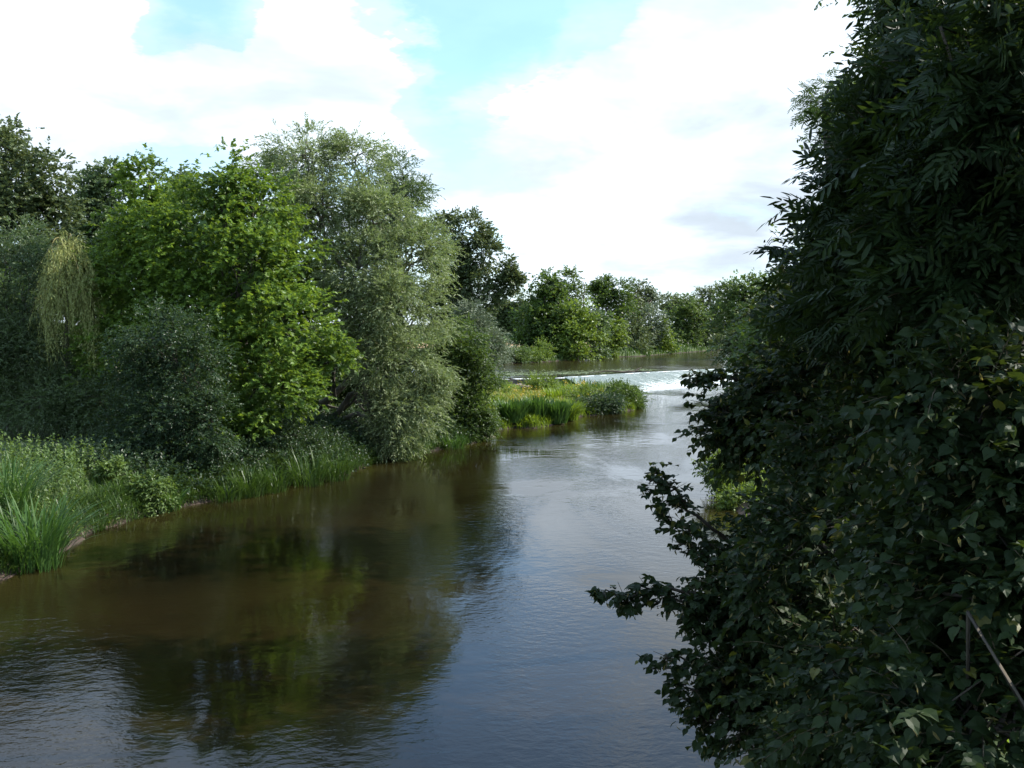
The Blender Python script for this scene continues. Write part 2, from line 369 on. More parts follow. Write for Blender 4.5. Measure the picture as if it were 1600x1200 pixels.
# fields beyond the far bank
def sheet(name, pts, z, mat):
    V = np.array([(*p, z) for p in pts]); o = link(name, make_mesh(name, V, [np.arange(len(V))[None]], mat)); o['kind'] = 'structure'; return o
M['stubble'] = simple_mat('stubble', (.3, .2, .09), (.42, .29, .15), .8, .95, .1)
M['crop'] = simple_mat('crop', (.09, .17, .03), (.14, .23, .05), .8, .95, .1)
sheet('stubble_field', [(-60, 172), (14, 178), (20, 238), (-75, 238)], 2.15, M['stubble'])
sheet('crop_field', [(-75, 238), (20, 238), (28, 330), (-90, 330)], 2.15, M['crop'])

# ------------------------------------------------------------------ trees
SP = dict(
 sycamore=dict(T=tmpl_lobed(), s=.20, L=.5, n=8, m=30, cr=.9, tight=.8,  mat='sycamore', bark='bark', sp=dict(hang=.25, up=1.1, nrnd=.5)),
 willow=dict(T=tmpl_needleleaf(.14), s=.20, L=.7, n=12, m=44, cr=.75, tight=.85, mat='willow', bark='bark_grey', sp=dict(side=.6, fwd=.9, hang=.2, up=.5, nrnd=.9, droop=.3, rnd=.35)),
 elder=dict(T=tmpl_ovate(.26), s=.13, L=.4, n=7, m=40, cr=.6, mat='elder', bark='bark', sp=dict(hang=.25, up=1., nrnd=.5)),
 oak=dict(T=tmpl_diamond(.3), s=.24, L=.6, n=8, m=30, cr=.85, mat='oak', bark='bark', sp=dict(hang=.1, nrnd=.8)),
 poplar=dict(T=tmpl_diamond(.36), s=.22, L=.7, n=9, m=26, cr=.9, mat='poplar', bark='bark_grey', sp=dict(hang=.3, nrnd=.9)),
 far=dict(T=tmpl_diamond(.36), s=.42, L=.9, n=6, m=26, cr=1.2, mat='far_green', bark='bark', sp=dict(hang=.15, nrnd=.8)),
 shrub=dict(T=tmpl_diamond(.28), s=.13, L=.45, n=8, m=26, cr=.5, mat='bright', bark='bark', sp=dict(hang=.1, nrnd=.8)),
)
def lobe_sprays(c, r, sp, dens=1., outy=1.):
    r = np.asarray(r, float); rm = r.mean(); cr = min(sp['cr'], rm*.6)
    K = max(6, int(4*rm*rm/(cr*cr)*1.25*dens)); d = norm(rng.normal(0, 1, (K, 3)))
    keep = rng.uniform(0, 1, K) > .45*np.clip(d[:, 1], 0, 1)*outy+.3*np.clip(-d[:, 2], 0, 1); d = d[keep]; K = len(d)
    cc = c+d*r*(.50+.48*rng.uniform(0, 1, (K, 1))**.6)*rng.uniform(.9, 1.14, (K, 1))
    m = sp['m']; ct = np.clip(rng.normal(.5, .25, K), 0, 1)
    off = rng.normal(0, 1, (K, m, 3))*cr*np.array([.55, .55, .36])*sp.get('tight', 1.); pn = (cc[:, None]+off).reshape(-1, 3)
    dr = norm((pn-c)/r)*.8+off.reshape(-1, 3)/cr*.7+rng.normal(0, .35, (K*m, 3))+np.array([0, 0, sp.get('updir', .15)])
    return pn, dr, np.repeat(ct, m), cc
def tree(name, label, cat_, base, lobes, sp, trunk_r=.25, group=None, stems=1, core=True, tw=.8, dens=1., D0=None, twigs=False, crown_mat=None, extra=None, trunk_bend=0.):
    """lobes: (px, py, rx, ry, D[, rz factor]) with pixel sizes at depth D"""
    if isinstance(sp, str): sp = SP[sp]
    base = np.array([base[0], base[1], gz(base[0], base[1])-.05]) if len(base) == 2 else np.array(base, float)
    root = empty(name, base, label, cat_, group)
    Ls = []; LO = []
    for lb in lobes:
        px, py, rx, ry, D = lb[:5]; k = lb[5] if len(lb) > 5 else .85
        c = P(px, py, D); r = np.array([rx*D/F, rx*D/F*k, ry*D/F]); LO.append((c, r))
    allc = np.array([l[0] for l in LO]); top = allc[:, 2].max()
    hub = []
    tb = Tubes()
    for s in range(stems):
        ang = rng.uniform(0, 6.28); q = base+np.array([math.cos(ang), math.sin(ang), 0])*(.25*(stems > 1))
        mc = allc.mean(0) if stems == 1 else allc[rng.integers(len(allc))]
        tgt = np.array([mc[0], mc[1], base[2]+(top-base[2])*.8]) if stems == 1 else mc
        pts = curve(q, tgt, 0, 9, .02*abs(top-base[2])); pts[0] = q
        rr = trunk_r*np.linspace(1, .22, 9)/math.sqrt(stems); rr[0] *= 1.35
        tb.add(pts, rr, 8); hub.append(pts)
    tb.build('trunk', M[sp['bark']], root, base)
    for c, r in LO:
        pn, dr, ti, cc = lobe_sprays(c, r, sp, dens)
        Ls.append(sprays(pn, dr, sp['L']*rng.uniform(.7, 1.2, len(pn)), sp['n'], sp['s'], ti, **sp['sp']))
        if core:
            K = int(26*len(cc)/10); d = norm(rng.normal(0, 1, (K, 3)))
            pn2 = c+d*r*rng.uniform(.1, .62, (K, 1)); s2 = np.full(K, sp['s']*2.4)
            Ls.append([pn2, norm(rng.normal(0, 1, (K, 3))), rng.normal(0, 1, (K, 3))+[0, 0, .4], s2, rng.uniform(0, .5, K)])  # oversized leaves in dark tints, added inside to deepen the shade of the crown
        # limb with twigs
        H = hub[int(rng.integers(len(hub)))]; zt = base[2]+(c[2]-base[2])*tw*rng.uniform(.55, .85)
        j = int(np.argmin(np.abs(H[:, 2]-zt))); a = H[min(j, 7)]
        lt = Tubes(); ln = np.linalg.norm(c-a); r0 = min(trunk_r*.5/math.sqrt(stems), .012*ln+.02)
        lp = curve(a, c, .06*ln, 8, .03*ln); lt.add(lp, np.linspace(r0, r0*.4, 8), 6)
        for e in cc[rng.permutation(len(cc))[:14]]:
            k = rng.integers(3, 8); lt.add(curve(lp[k], e, .04*ln, 6, .02*ln), np.linspace(r0*.4, r0*.1, 6), 4)
        lt.build('limb', M[sp['bark']], root, base)
    if extra: Ls += extra
    L = cat(Ls)
    cr = leaf_obj('crown', sp['T'], L, M[crown_mat or sp['mat']], root, base); cr['kind'] = 'stuff'
    return root, L, base
def S(k, **kw):
    d = dict(SP[k]); d.update(kw); return d

# --- left bank, front to back
tree('sycamore_tree', 'broad bright green sycamore with big leaves, directly left of the grey willow', 'tree', (-13.2, 46.5),
     [(340, 280, 48, 56, 45), (400, 330, 60, 60, 45), (310, 370, 75, 80, 44), (395, 440, 85, 85, 44), (445, 390, 42, 70, 45.5), (440, 515, 68, 70, 43), (350, 560, 85, 75, 43.5), (425, 605, 68, 60, 42), (520, 565, 42, 30, 43.5), (310, 480, 70, 70, 45), (400, 665, 80, 38, 42)],
     'sycamore', .3)
tree('sycamore_tree', 'young sycamore with a bright rounded top, between the poplars and the tallest sycamore', 'tree', (-17.5, 47.5),
     [(235, 300, 40, 50, 47), (215, 345, 55, 50, 47), (250, 380, 70, 60, 46), (190, 430, 60, 60, 46), (240, 470, 80, 70, 45), (185, 540, 55, 80, 45.5)],
     'sycamore', .22)
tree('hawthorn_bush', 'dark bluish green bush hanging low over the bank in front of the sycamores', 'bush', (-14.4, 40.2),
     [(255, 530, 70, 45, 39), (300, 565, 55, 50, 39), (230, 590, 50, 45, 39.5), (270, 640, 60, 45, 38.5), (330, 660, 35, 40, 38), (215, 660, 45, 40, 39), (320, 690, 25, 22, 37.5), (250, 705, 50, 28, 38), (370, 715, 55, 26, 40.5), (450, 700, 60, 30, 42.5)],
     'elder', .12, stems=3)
tree('willow_tree', 'tall grey green willow leaning over the river, highest tree of the left bank', 'tree', (-10.2, 51.5),
     [(478, 250, 52, 42, 50), (555, 255, 34, 44, 50), (432, 275, 34, 28, 51), (510, 320, 62, 50, 49), (585, 350, 58, 50, 49), (640, 400, 50, 52, 49), (560, 420, 58, 52, 48), (672, 385, 26, 34, 50), (610, 480, 64, 52, 48), (545, 500, 46, 50, 48.5), (655, 490, 36, 54, 49.5), (640, 565, 50, 46, 48), (590, 570, 40, 36, 47.5), (600, 640, 48, 34, 47.5), (640, 640, 40, 36, 48), (480, 330, 40, 40, 50), (665, 600, 26, 34, 48.5), (610, 685, 38, 18, 47.5)],
     'willow', .4, stems=4)
tree('willow_tree', 'small greener willow top rising behind the right shoulder of the tall grey willow', 'tree', (-7.3, 56.5),
     [(626, 278, 32, 40, 56), (640, 330, 38, 45, 56), (600, 330, 40, 50, 57)], S('willow', mat='poplar'), .2)
tree('oak_tree', 'open crowned oak with sky between its boughs, rightmost tall tree of the left bank', 'tree', (-4.8, 80),
     [(718, 360, 42, 32, 78), (752, 395, 34, 26, 78), (782, 424, 26, 20, 77), (742, 440, 36, 20, 78), (704, 420, 42, 45, 79), (765, 462, 24, 12, 77), (728, 488, 26, 20, 78), (695, 480, 35, 40, 79), (722, 530, 34, 45, 79), (800, 440, 11, 13, 77)],
     S('oak', cr=.7, m=30, s=.27, tight=.8), .45, core=False, tw=.7, dens=.75)
tree('oak_tree', 'tall dark oak cut by the left edge of the picture, behind the yellowish weeping willow', 'tree', (-32, 66),
     [(15, 235, 42, 38, 66), (-40, 230, 60, 60, 66), (60, 290, 50, 42, 65), (20, 330, 65, 50, 65), (85, 340, 35, 40, 66), (-40, 360, 80, 90, 65), (60, 400, 50, 50, 66), (25, 450, 70, 60, 66)],
     S('oak', s=.3, m=30, cr=1.1), .5)
tree('poplar_tree', 'grey green poplar with two upright tops, behind the weeping willow and the young sycamore', 'tree', (-32, 80),
     [(138, 300, 24, 34, 80), (172, 295, 20, 32, 80), (150, 350, 40, 50, 80), (125, 390, 32, 50, 80), (180, 370, 30, 50, 80), (150, 440, 50, 60, 80)],
     S('poplar', s=.3), .35)
tree('poplar_tree', 'narrow poplar top peeping over the gap between the two sycamores', 'tree', (-25.5, 80),
     [(283, 300, 15, 30, 80), (275, 350, 22, 45, 80), (270, 430, 30, 50, 80)], S('poplar', s=.3), .3)
tree('willow_tree', 'grey green sallow bush mass at the far left edge below the dark oak', 'bush', (-23.5, 47),
     [(15, 400, 48, 60, 47), (35, 470, 55, 60, 46), (-20, 480, 60, 80, 46), (20, 560, 60, 60, 45.5), (70, 600, 55, 50, 46), (60, 630, 70, 35, 45), (-40, 600, 60, 70, 45), (150, 630, 60, 40, 45)],
     S('willow', mat='poplar', s=.19, m=50), .25, stems=3)
tree('hazel_thicket', 'dark thicket under the poplars behind the nettle bed, left of the low bluish green bush', 'thicket', (-21, 53),
     [(-20, 600, 90, 60, 54), (60, 560, 80, 60, 55), (150, 600, 70, 60, 53), (190, 520, 50, 60, 54), (130, 480, 60, 60, 56), (240, 640, 80, 50, 50), (80, 640, 90, 40, 50), (330, 600, 70, 70, 51), (10, 480, 60, 70, 57)],
     S('elder', mat='alder', s=.2, m=34, cr=.8), .2, stems=4)
tree('ash_tree', 'dark leafy tree directly behind the two sycamores', 'tree', (-15.5, 60),
     [(300, 380, 90, 90, 60), (400, 400, 90, 90, 60), (240, 420, 80, 80, 60), (460, 420, 70, 80, 60), (340, 480, 100, 90, 59)],
     S('oak', mat='alder', s=.26, m=26, cr=1.), .3)
tree('hazel_thicket', 'dark thicket behind the willow stems and sycamore trunk', 'thicket', (-11, 58),
     [(400, 560, 80, 90, 58), (500, 600, 80, 80, 57), (580, 580, 80, 80, 58), (660, 600, 60, 60, 58), (450, 480, 80, 80, 60), (560, 480, 80, 80, 60)],
     S('elder', mat='alder', s=.2, m=30, cr=.8), .2, stems=4)
# weeping willow with hanging yellowish strands
def weeping():
    base = np.array([-20.4, 46.0, 1.3]); root = empty('weeping_willow', base, 'yellowish weeping willow with long hanging strands between the sallow bush and the young sycamore', 'tree')
    tb = Tubes(); tb.add(curve(base, P(105, 400, 45.5), 0, 8, .12), np.linspace(.22, .06, 8)); tb.build('trunk', M['bark_grey'], root, base)
    n = 1000; u = rng.uniform(-1, 1, n); px = 106+42*u+rng.normal(0, 5, n); py = 368+60*np.abs(u)**1.5+rng.normal(0, 9, n)+rng.uniform(0, 1, n)**1.6*110
    D = 45.2+rng.normal(0, 1.0, n); pn = np.array([P(a, b, c) for a, b, c in zip(px, py, D)])
    L = rng.uniform(.6, 2.3, n); dr = np.c_[rng.normal(0, .22, n), rng.normal(0, .2, n), np.full(n, -1.)]
    lv = sprays(pn, dr, L, 24, .17, np.clip(rng.normal(.5, .3, n), 0, 1), side=.6, fwd=.8, hang=.4, up=.1, nrnd=1., droop=0, rnd=.4)
    n2 = 170; a = rng.uniform(0, 6.28, n2); q1 = rng.uniform(-1, 1, n2); p0 = np.array([P(106+40*u_, 385+55*abs(u_)**1.6+rng.uniform(-12, 60), 45+rng.normal(0, .8)) for u_ in q1])
    lv2 = sprays(p0, np.c_[np.cos(a), np.sin(a), np.full(n2, .9)], .8, 14, .15, rng.uniform(.3, 1, n2), hang=.3, droop=.8)
    c = leaf_obj('crown', tmpl_needleleaf(.11), cat([lv, lv2]), M['weeping'], root, base); c['kind'] = 'stuff'
    tt = Tubes()
    for q in range(0, n, 4):
        tt.add(curve(pn[q], pn[q]+dr[q]*L[q], 0, 4, .03), .008, 3)
    for q in range(20): tt.add(curve(P(105, 400, 45.5), pn[rng.integers(n)], .5, 6), np.linspace(.05, .015, 6), 4)
    tt.build('limb', M['weeping_bark'], root, base)
M['weeping_bark'] = simple_mat('weeping_bark', (.12, .11, .03), (.2, .17, .06), 5)
weeping()
tree('alder_tree', 'ivy dark alder standing at the bank corner, right of the tall grey willow', 'tree', (-2.9, 57),
     [(725, 545, 38, 40, 56), (745, 590, 32, 40, 56), (712, 610, 30, 40, 56), (735, 650, 32, 35, 55.5), (700, 560, 28, 50, 57), (708, 670, 40, 22, 55), (757, 650, 16, 25, 55.5)],
     S('elder', mat='alder', s=.15, cr=.55, m=36), .16, stems=2)
tree('sallow_bush', 'silvery willow bush behind the dark alder at the bank corner', 'bush', (-3.2, 66),
     [(748, 530, 28, 26, 65), (765, 548, 16, 24, 65), (735, 500, 24, 26, 66)], S('willow', mat='silver', s=.2), .1, stems=2)
tree('sapling', 'small bright leafed sapling on the bank edge beside the nettles', 'sapling', xy(W(205, 790)),
     [(182, 742, 11, 18, 34.5), (192, 770, 20, 16, 34.5), (222, 780, 24, 16, 34.2), (238, 760, 13, 10, 34.2), (205, 798, 34, 10, 34)],
     S('elder', mat='nettle', s=.15, cr=.35, m=26), .03, stems=3, core=False)
# --- spit (low island in front of the weir)
SH = 'low shrubs on the grassy spit'
tree('willow_shrub', 'rounded yellow green willow shrub at the left end of the weir wall', 'shrub', (-1.6, 84), [(772, 612, 24, 18, 83), (765, 630, 26, 12, 82)], S('shrub', s=.16), .05, SH, stems=3)
tree('willow_shrub', 'rounded yellow green willow shrub in front of the middle of the weir wall', 'shrub', (2.8, 88), [(846, 602, 22, 12, 88), (850, 612, 24, 9, 87)], S('shrub', s=.16), .05, SH, stems=3)
tree('willow_shrub', 'dull blue green shrub drooping to the water near the tip of the spit', 'shrub', (6.4, 72.8), [(938, 630, 30, 13, 72), (925, 637, 25, 10, 71.5), (955, 636, 16, 12, 72)], S('elder', s=.14, cr=.5), .05, SH, stems=3)
tree('willow_shrub', 'dark green domed shrub at the very tip of the spit beside the foaming weir foot', 'shrub', (8.4, 76.5), [(980, 620, 26, 17, 76), (968, 630, 28, 13, 75.5), (992, 630, 14, 12, 76), (955, 612, 18, 10, 78)], S('shrub', mat='alder', s=.15, sp=dict(hang=-.3, up=.3, nrnd=1.)), .05, SH, stems=4)
tree('willow_shrub', 'small bright yellow green shrub between the reed clumps and the dark domed shrub', 'shrub', (5.2, 75), [(915, 618, 26, 13, 75), (905, 628, 16, 12, 73.5)], S('shrub', s=.15), .04, SH, stems=3)

# --- far bank
FT = 'trees along the far bank of the upper pool'
def far(name, label, lobes, mat='far_green', bx=None, s=.42, cat_='tree', grp=FT, **kw):
    D = lobes[-1][4]; px = lobes[-1][0] if bx is None else bx
    x = (px-800)/F*D
    return tree(name, label, cat_, (x, D+1), lobes, S('far', mat=mat, s=s), kw.pop('tr', .25), grp, **kw)
far('alder_tree', 'big dark pyramidal alder, tallest tree of the far bank', [(860, 440, 22, 26, 150), (845, 470, 24, 24, 150), (872, 475, 26, 26, 150), (835, 505, 30, 28, 149), (870, 515, 36, 30, 148), (820, 532, 24, 14, 148), (855, 545, 30, 14, 147)], 'alder', 852, .45)
far('alder_tree', 'lighter airy alder top just right of the pyramidal alder', [(888, 445, 13, 22, 158), (895, 468, 18, 20, 158), (880, 490, 20, 20, 158)], 'far_green', 888, .4, core=False)
far('willow_tree', 'bright yellow green willow of the far bank below the bare dead stem', [(905, 495, 24, 22, 147), (920, 520, 20, 24, 146), (893, 530, 18, 26, 144), (900, 553, 22, 12, 143)], 'bright', 905)
far('willow_tree', 'dull grey green willow bush at the far waterline, between two brighter ones', [(926, 520, 18, 22, 149), (924, 545, 22, 18, 148), (935, 500, 14, 12, 150)], 'poplar', 925)
far('willow_tree', 'light green rounded young tree standing at the far waterline right of the grey green one', [(955, 518, 18, 20, 156), (950, 540, 16, 20, 155)], 'bright', 953)
far('alder_tree', 'dark round headed alder, second tallest of the far bank', [(942, 450, 12, 14, 172), (935, 470, 18, 18, 172), (962, 460, 20, 20, 172), (970, 485, 22, 22, 171), (940, 495, 18, 22, 170)], 'alder', 955)
far('oak_tree', 'mid green rounded oak right of the dark round headed alder', [(995, 462, 20, 18, 180), (985, 485, 20, 20, 178), (1005, 490, 18, 20, 178), (985, 525, 22, 24, 168), (995, 545, 26, 12, 166)], 'oak', 992)
far('sallow_tree', 'silvery grey tree with upright top on the far bank', [(1014, 465, 11, 14, 182), (1018, 505, 16, 28, 172), (1012, 535, 15, 20, 171)], 'silver', 1014)
far('willow_tree', 'small bright green bushy tree at the far waterline right of the silvery one', [(1034, 520, 14, 18, 173), (1034, 541, 16, 12, 173)], 'bright', 1034)
far('oak_tree', 'hazy green oak set back behind the silvery tree', [(1040, 480, 24, 18, 215), (1065, 490, 20, 20, 215)], 'oak', 1050)
far('oak_tree', 'broad green tree at the bend of the upper pool, left of its neighbours', [(1068, 478, 18, 16, 196), (1058, 505, 22, 22, 194), (1085, 500, 22, 26, 194), (1070, 532, 24, 16, 192)], 'far_green', 1070)
far('oak_tree', 'broad green tree at the bend of the upper pool, middle one of three', [(1105, 468, 22, 16, 200), (1120, 495, 26, 26, 199), (1100, 525, 26, 18, 197)], 'oak', 1108)
far('oak_tree', 'broad green tree at the bend of the upper pool, next to the near lime branches', [(1145, 462, 20, 18, 150), (1165, 455, 24, 20, 148), (1150, 495, 34, 28, 148), (1185, 480, 34, 40, 146), (1160, 525, 40, 18, 146)], 'far_green', 1165)
far('willow_bush', 'silvery bush at the left end of the far waterline', [(783, 552, 15, 11, 131), (778, 562, 14, 6, 130)], 'silver', 782, .25, 'bush', 'bushes along the far waterline', tr=.06, stems=3)
far('willow_bush', 'dull green bush between the silvery and the bright bush of the far waterline', [(808, 553, 15, 9, 134), (812, 561, 15, 6, 133)], 'far_green', 808, .25, 'bush', 'bushes along the far waterline', tr=.06, stems=3)
far('willow_bush', 'bright green bush under the pyramidal alder at the far waterline', [(842, 551, 14, 13, 137), (835, 560, 18, 6, 136)], 'bright', 838, .25, 'bush', 'bushes along the far waterline', tr=.06, stems=3)
# distant wood behind the fields: trees one can just tell apart
for i, (px, py, rx, ry, D, lab) in enumerate(((735, 505, 22, 20, 335, 'leftmost distant tree beyond the crop field, half behind the oak'), (768, 502, 18, 20, 330, 'low rounded distant tree at the left of the wood beyond the fields'),
      (792, 495, 18, 20, 332, 'taller distant tree in the middle of the wood beyond the fields'), (815, 493, 16, 22, 328, 'distant tree beyond the fields just left of the pyramidal alder'), (700, 505, 24, 20, 345, 'distant tree beyond the fields hidden mostly by the oak'))):
    far('distant_tree', lab, [(px, py, rx, ry, D), (px+4, py+12, rx, ry*.7, D-1)], 'oak', px, .9, 'tree', 'distant wood beyond the fields', tr=.3)
# bare dead stem
b = P(912, 555, 150); b[2] = 1.7; root = empty('dead_tree', b, 'bare thin dead stem sticking up above the far bank trees', 'dead tree')
tb = Tubes(); tb.add(curve(b, P(912, 440, 150), 0, 9, .12), np.linspace(.2, .05, 9)); tb.build('trunk', M['bark_grey'], root, b)
for (x0, y0, x1, y1) in ((912, 480, 918, 462), (912, 470, 906, 455), (912, 492, 924, 478), (911, 500, 903, 490)):
    tb = Tubes(); tb.add(curve(P(x0, y0, 150), P(x1, y1, 150), .2, 5), np.linspace(.07, .03, 5), 4); tb.build('branch', M['bark_grey'], root, b)

# --- right bank, behind the near trees
RB = 'trees standing along the right bank'
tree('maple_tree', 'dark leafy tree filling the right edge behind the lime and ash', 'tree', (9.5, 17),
     [(1340, 430, 90, 90, 16), (1480, 300, 150, 150, 17), (1600, 450, 170, 170, 16), (1420, 560, 130, 110, 15.5), (1560, 150, 140, 130, 17), (1290, 560, 90, 80, 17), (1560, 700, 150, 120, 15), (1360, 690, 110, 80, 16), (1500, 880, 180, 110, 14), (1530, -60, 150, 130, 21), (1640, 60, 170, 150, 21), (1500, -250, 120, 110, 22), (1650, -160, 150, 140, 22)],  # last lobes added high behind the ash, to widen the shade on the water
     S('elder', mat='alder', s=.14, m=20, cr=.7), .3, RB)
tree('maple_tree', 'mid distance tree at the right bank between the far bend and the lime tree', 'tree', (15.5, 45),
     [(1255, 455, 36, 40, 46), (1325, 400, 60, 70, 46), (1230, 520, 60, 60, 45), (1330, 470, 90, 120, 45), (1200, 590, 50, 50, 44), (1280, 620, 90, 70, 43), (1450, 430, 130, 160, 46), (1400, 620, 120, 90, 44)],
     S('oak', mat='far_green', s=.26, m=26, cr=1.0), .35, RB)
tree('maple_tree', 'tall tree behind the dark leafy tree, glimpsed through the ash and lime', 'tree', (13.5, 30),
     [(1420, 250, 160, 160, 31), (1560, 100, 200, 180, 32), (1450, -80, 160, 130, 32), (1600, 400, 200, 200, 31), (1420, 560, 120, 120, 30)], S('elder', mat='far_green', s=.2, m=22, cr=.9), .35, RB)
tree('willow_tree', 'right bank tree seen through the lime twigs below the far bend', 'tree', (21, 84),
     [(1180, 520, 42, 40, 86), (1150, 545, 30, 22, 88), (1200, 560, 40, 30, 84), (1240, 500, 50, 60, 84)], S('oak', s=.34, m=22), .3, RB)
tree('bramble_bush', 'sunlit bright green bush overhanging the water behind the lime leaves', 'bush', (9.6, 39),
     [(1125, 735, 26, 20, 38), (1155, 750, 32, 26, 38), (1195, 765, 40, 34, 37.5), (1180, 795, 45, 32, 36), (1235, 785, 50, 48, 35.5), (1300, 795, 50, 40, 34.5), (1150, 785, 28, 26, 35.5), (1200, 735, 40, 30, 39)],
     S('elder', mat='bright', s=.15, cr=.5, m=24), .06, stems=4)

# ------------------------------------------------------------------ near trees of the right bank
def in_view(p, marg=0.02):
    v = p-np.array([0, 0, CAMH]); cp, sp = math.cos(PITCH), math.sin(PITCH)
    dz = v[:, 1]*cp-v[:, 2]*sp; u = v[:, 0]/dz*F+800; q = 600-(v[:, 1]*sp+v[:, 2]*cp)/dz*F
    return (dz > .5) & (u > 5) & (u < 1595) & (q > 5) & (q < 1195), u, q, dz
def single_leaves(root, base, T, L, mats, name, nmax=300):
    """the leaves that show largest become objects of their own; returns the rest"""
    pos, xd, nr, sz, ti = L; ok, u, v, dz = in_view(pos)
    cell = (u//7).astype(int)*1000+(v//7).astype(int); big = np.where(ok, sz/dz, 0)
    order = np.argsort(dz); order = order[ok[order]]
    _, first = np.unique(cell[order], return_index=True); vis = order[first]
    ch = vis[np.argsort(-big[vis])[:nmax]]
    X, Y, Z = frames(xd[ch], nr[ch])
    var = []
    for mt in mats:
        for tv in (.1, .45, .85):
            fl = {}
            for f in T[1]: fl.setdefault(len(f), []).append(f)
            var.append(make_mesh(name, T[0], [np.array(q) for q in fl.values()], mt, np.full(len(T[0]), tv)))
    for i, j in enumerate(ch):
        k = min(2, int(ti[j]*3)); mi = 0 if (len(mats) == 1 or rng.uniform() > .035) else 1
        o = bpy.data.objects.new(name, var[mi*3+k]); C.objects.link(o); o.parent = root
        m = np.eye(4); m[:3, 0] = X[i]*sz[j]; m[:3, 1] = Y[i]*sz[j]; m[:3, 2] = Z[i]*sz[j]; m[:3, 3] = pos[j]-base
        o.matrix_basis = Matrix(m.tolist())
    rest = np.ones(len(pos), bool); rest[ch] = False
    return [a[rest] for a in L]
def near_tree(name, label, base, trunk_pts, lobes, fingers, T, mat, leafs, L0, n0, cr, m, bract=False, leaf_name='leaf', yellow=None, dens=1., group=None, sp=None, single=True, spkw=None):
    base = np.array(base, float); root = empty(name, base, label, 'tree', group)
    tb = Tubes(); tp = np.array(trunk_pts, float); tt = np.linspace(0, 1, 12); ks = np.linspace(0, 1, len(tp))
    tr = np.stack([np.interp(tt, ks, tp[:, i]) for i in range(3)], 1); tb.add(tr, np.linspace(.28, .07, 12), 10)
    tb.build('trunk', M['bark'], root, base)
    Ls = []; kw = dict(hang=.25, up=1., nrnd=.4, droop=.25, side=.9, fwd=.6, rnd=.28, tvar=.65, svar=.38); kw.update(spkw or {})
    tw = Tubes()
    for (px, py, rx, ry, D, k) in lobes:
        c = P(px, py, D); r = np.array([rx*D/F, rx*D/F*k, ry*D/F])
        pn, dr, ti, cc = lobe_sprays(c, r, dict(cr=cr, m=m, updir=.1, tight=.85), dens, .3)
        LL = L0*rng.uniform(.7, 1.3, len(pn)); Ls.append(sprays(pn, dr, LL, n0, leafs, ti, **kw))
        drn = norm(dr)
        for q in range(0, len(pn), 3):
            e = pn[q]+drn[q]*LL[q]*.9; e[2] -= .2*LL[q]; tw.add(np.stack([pn[q], pn[q]*.5+e*.5+[0, 0, .02], e]), [.004, .003, .0015], 3)
        lt = Tubes(); j = int(np.argmin(np.linalg.norm(tr-c, axis=1)+(tr[:, 2] > c[2])*1.5)); ln = np.linalg.norm(c-tr[j])
        lp = curve(tr[j], c, .05*ln, 8, .025*ln); lt.add(lp, np.linspace(.006*ln+.010, .006, 8), 7)
        for e in cc[:24]: lt.add(curve(lp[rng.integers(3, 8)], e, .03*ln, 6, .02*ln), np.linspace(.012, .004, 6), 4)
        lt.build('limb', M['bark'], root, base)
    for fg in fingers:
        # a bough end: polyline in pixels with depth, leafy shoots all along
        wpt = np.array([P(q[0]+22, q[1], q[2]) for q in fg]); rad = fg[0][3] if len(fg[0]) > 3 else .22
        ks = np.linspace(0, 1, len(wpt)); tt = np.linspace(0, 1, 14)
        pl = np.stack([np.interp(tt, ks, wpt[:, i]) for i in range(3)], 1); pl[1:-1] += rng.normal(0, .02, (12, 3))
        lt = Tubes(); lt.add(pl, np.linspace(.016, .004, 14), 6); lt.build('branch', M['bark'], root, base)
        ln = np.linalg.norm(np.diff(pl, axis=0), axis=1).sum(); ns = int(ln*34*(rad/.22))
        s_ = rng.uniform(0, 1, ns)**.8; pn = np.stack([np.interp(s_, tt, pl[:, i]) for i in range(3)], 1)
        ax = norm(pl[-1]-pl[0]); sd_ = norm(np.cross(ax, [0, 0, 1.])); sg = rng.choice([-1., 1.], ns)
        dr = ax*rng.uniform(.3, 1, (ns, 1))+sd_*sg[:, None]*.8+rng.normal(0, .35, (ns, 3))
        taper = rad*(1.15-.75*s_)/.22
        LL = .26*taper*rng.uniform(.7, 1.2, ns)*(L0/.3); Ls.append(sprays(pn+rng.normal(0, .04, (ns, 3)), dr, LL, max(3, n0-2), leafs*.95, rng.uniform(.2, .9, ns), **kw))
        drn = norm(dr)
        for q in range(ns):
            e = pn[q]+drn[q]*LL[q]; tw.add(np.stack([pn[q], e-[0, 0, .02]]), [.003, .0015], 3)
    o = tw.build('twig', M['twig'], root, base); o['kind'] = 'stuff'
    L = cat(Ls)
    if bract:
        k = rng.permutation(len(L[0]))[:len(L[0])//14]; B = [L[0][k]-[0, 0, .03], rng.normal(0, .5, (len(k), 3))+[0, 0, -.8], rng.normal(0, 1, (len(k), 3)), np.full(len(k), leafs*.75), rng.uniform(0, 1, len(k))]
        q = leaf_obj('bract', tmpl_ovate(.13), B, M['bract'], root, base); q['kind'] = 'stuff'
    if single: L = single_leaves(root, base, T, L, [M[mat]]+([M[yellow]] if yellow else []), leaf_name)
    if yellow:
        k = rng.uniform(0, 1, len(L[0])) < .02
        q = leaf_obj('yellow_leaf', T, [a[k] for a in L], M[yellow], root, base); q['kind'] = 'stuff'; q['label'] = 'yellowing leaves scattered in the crown'; L = [a[~k] for a in L]
    q = leaf_obj('crown', T, L, M[mat], root, base); q['kind'] = 'stuff'
    print(name, len(L[0]))
    return root

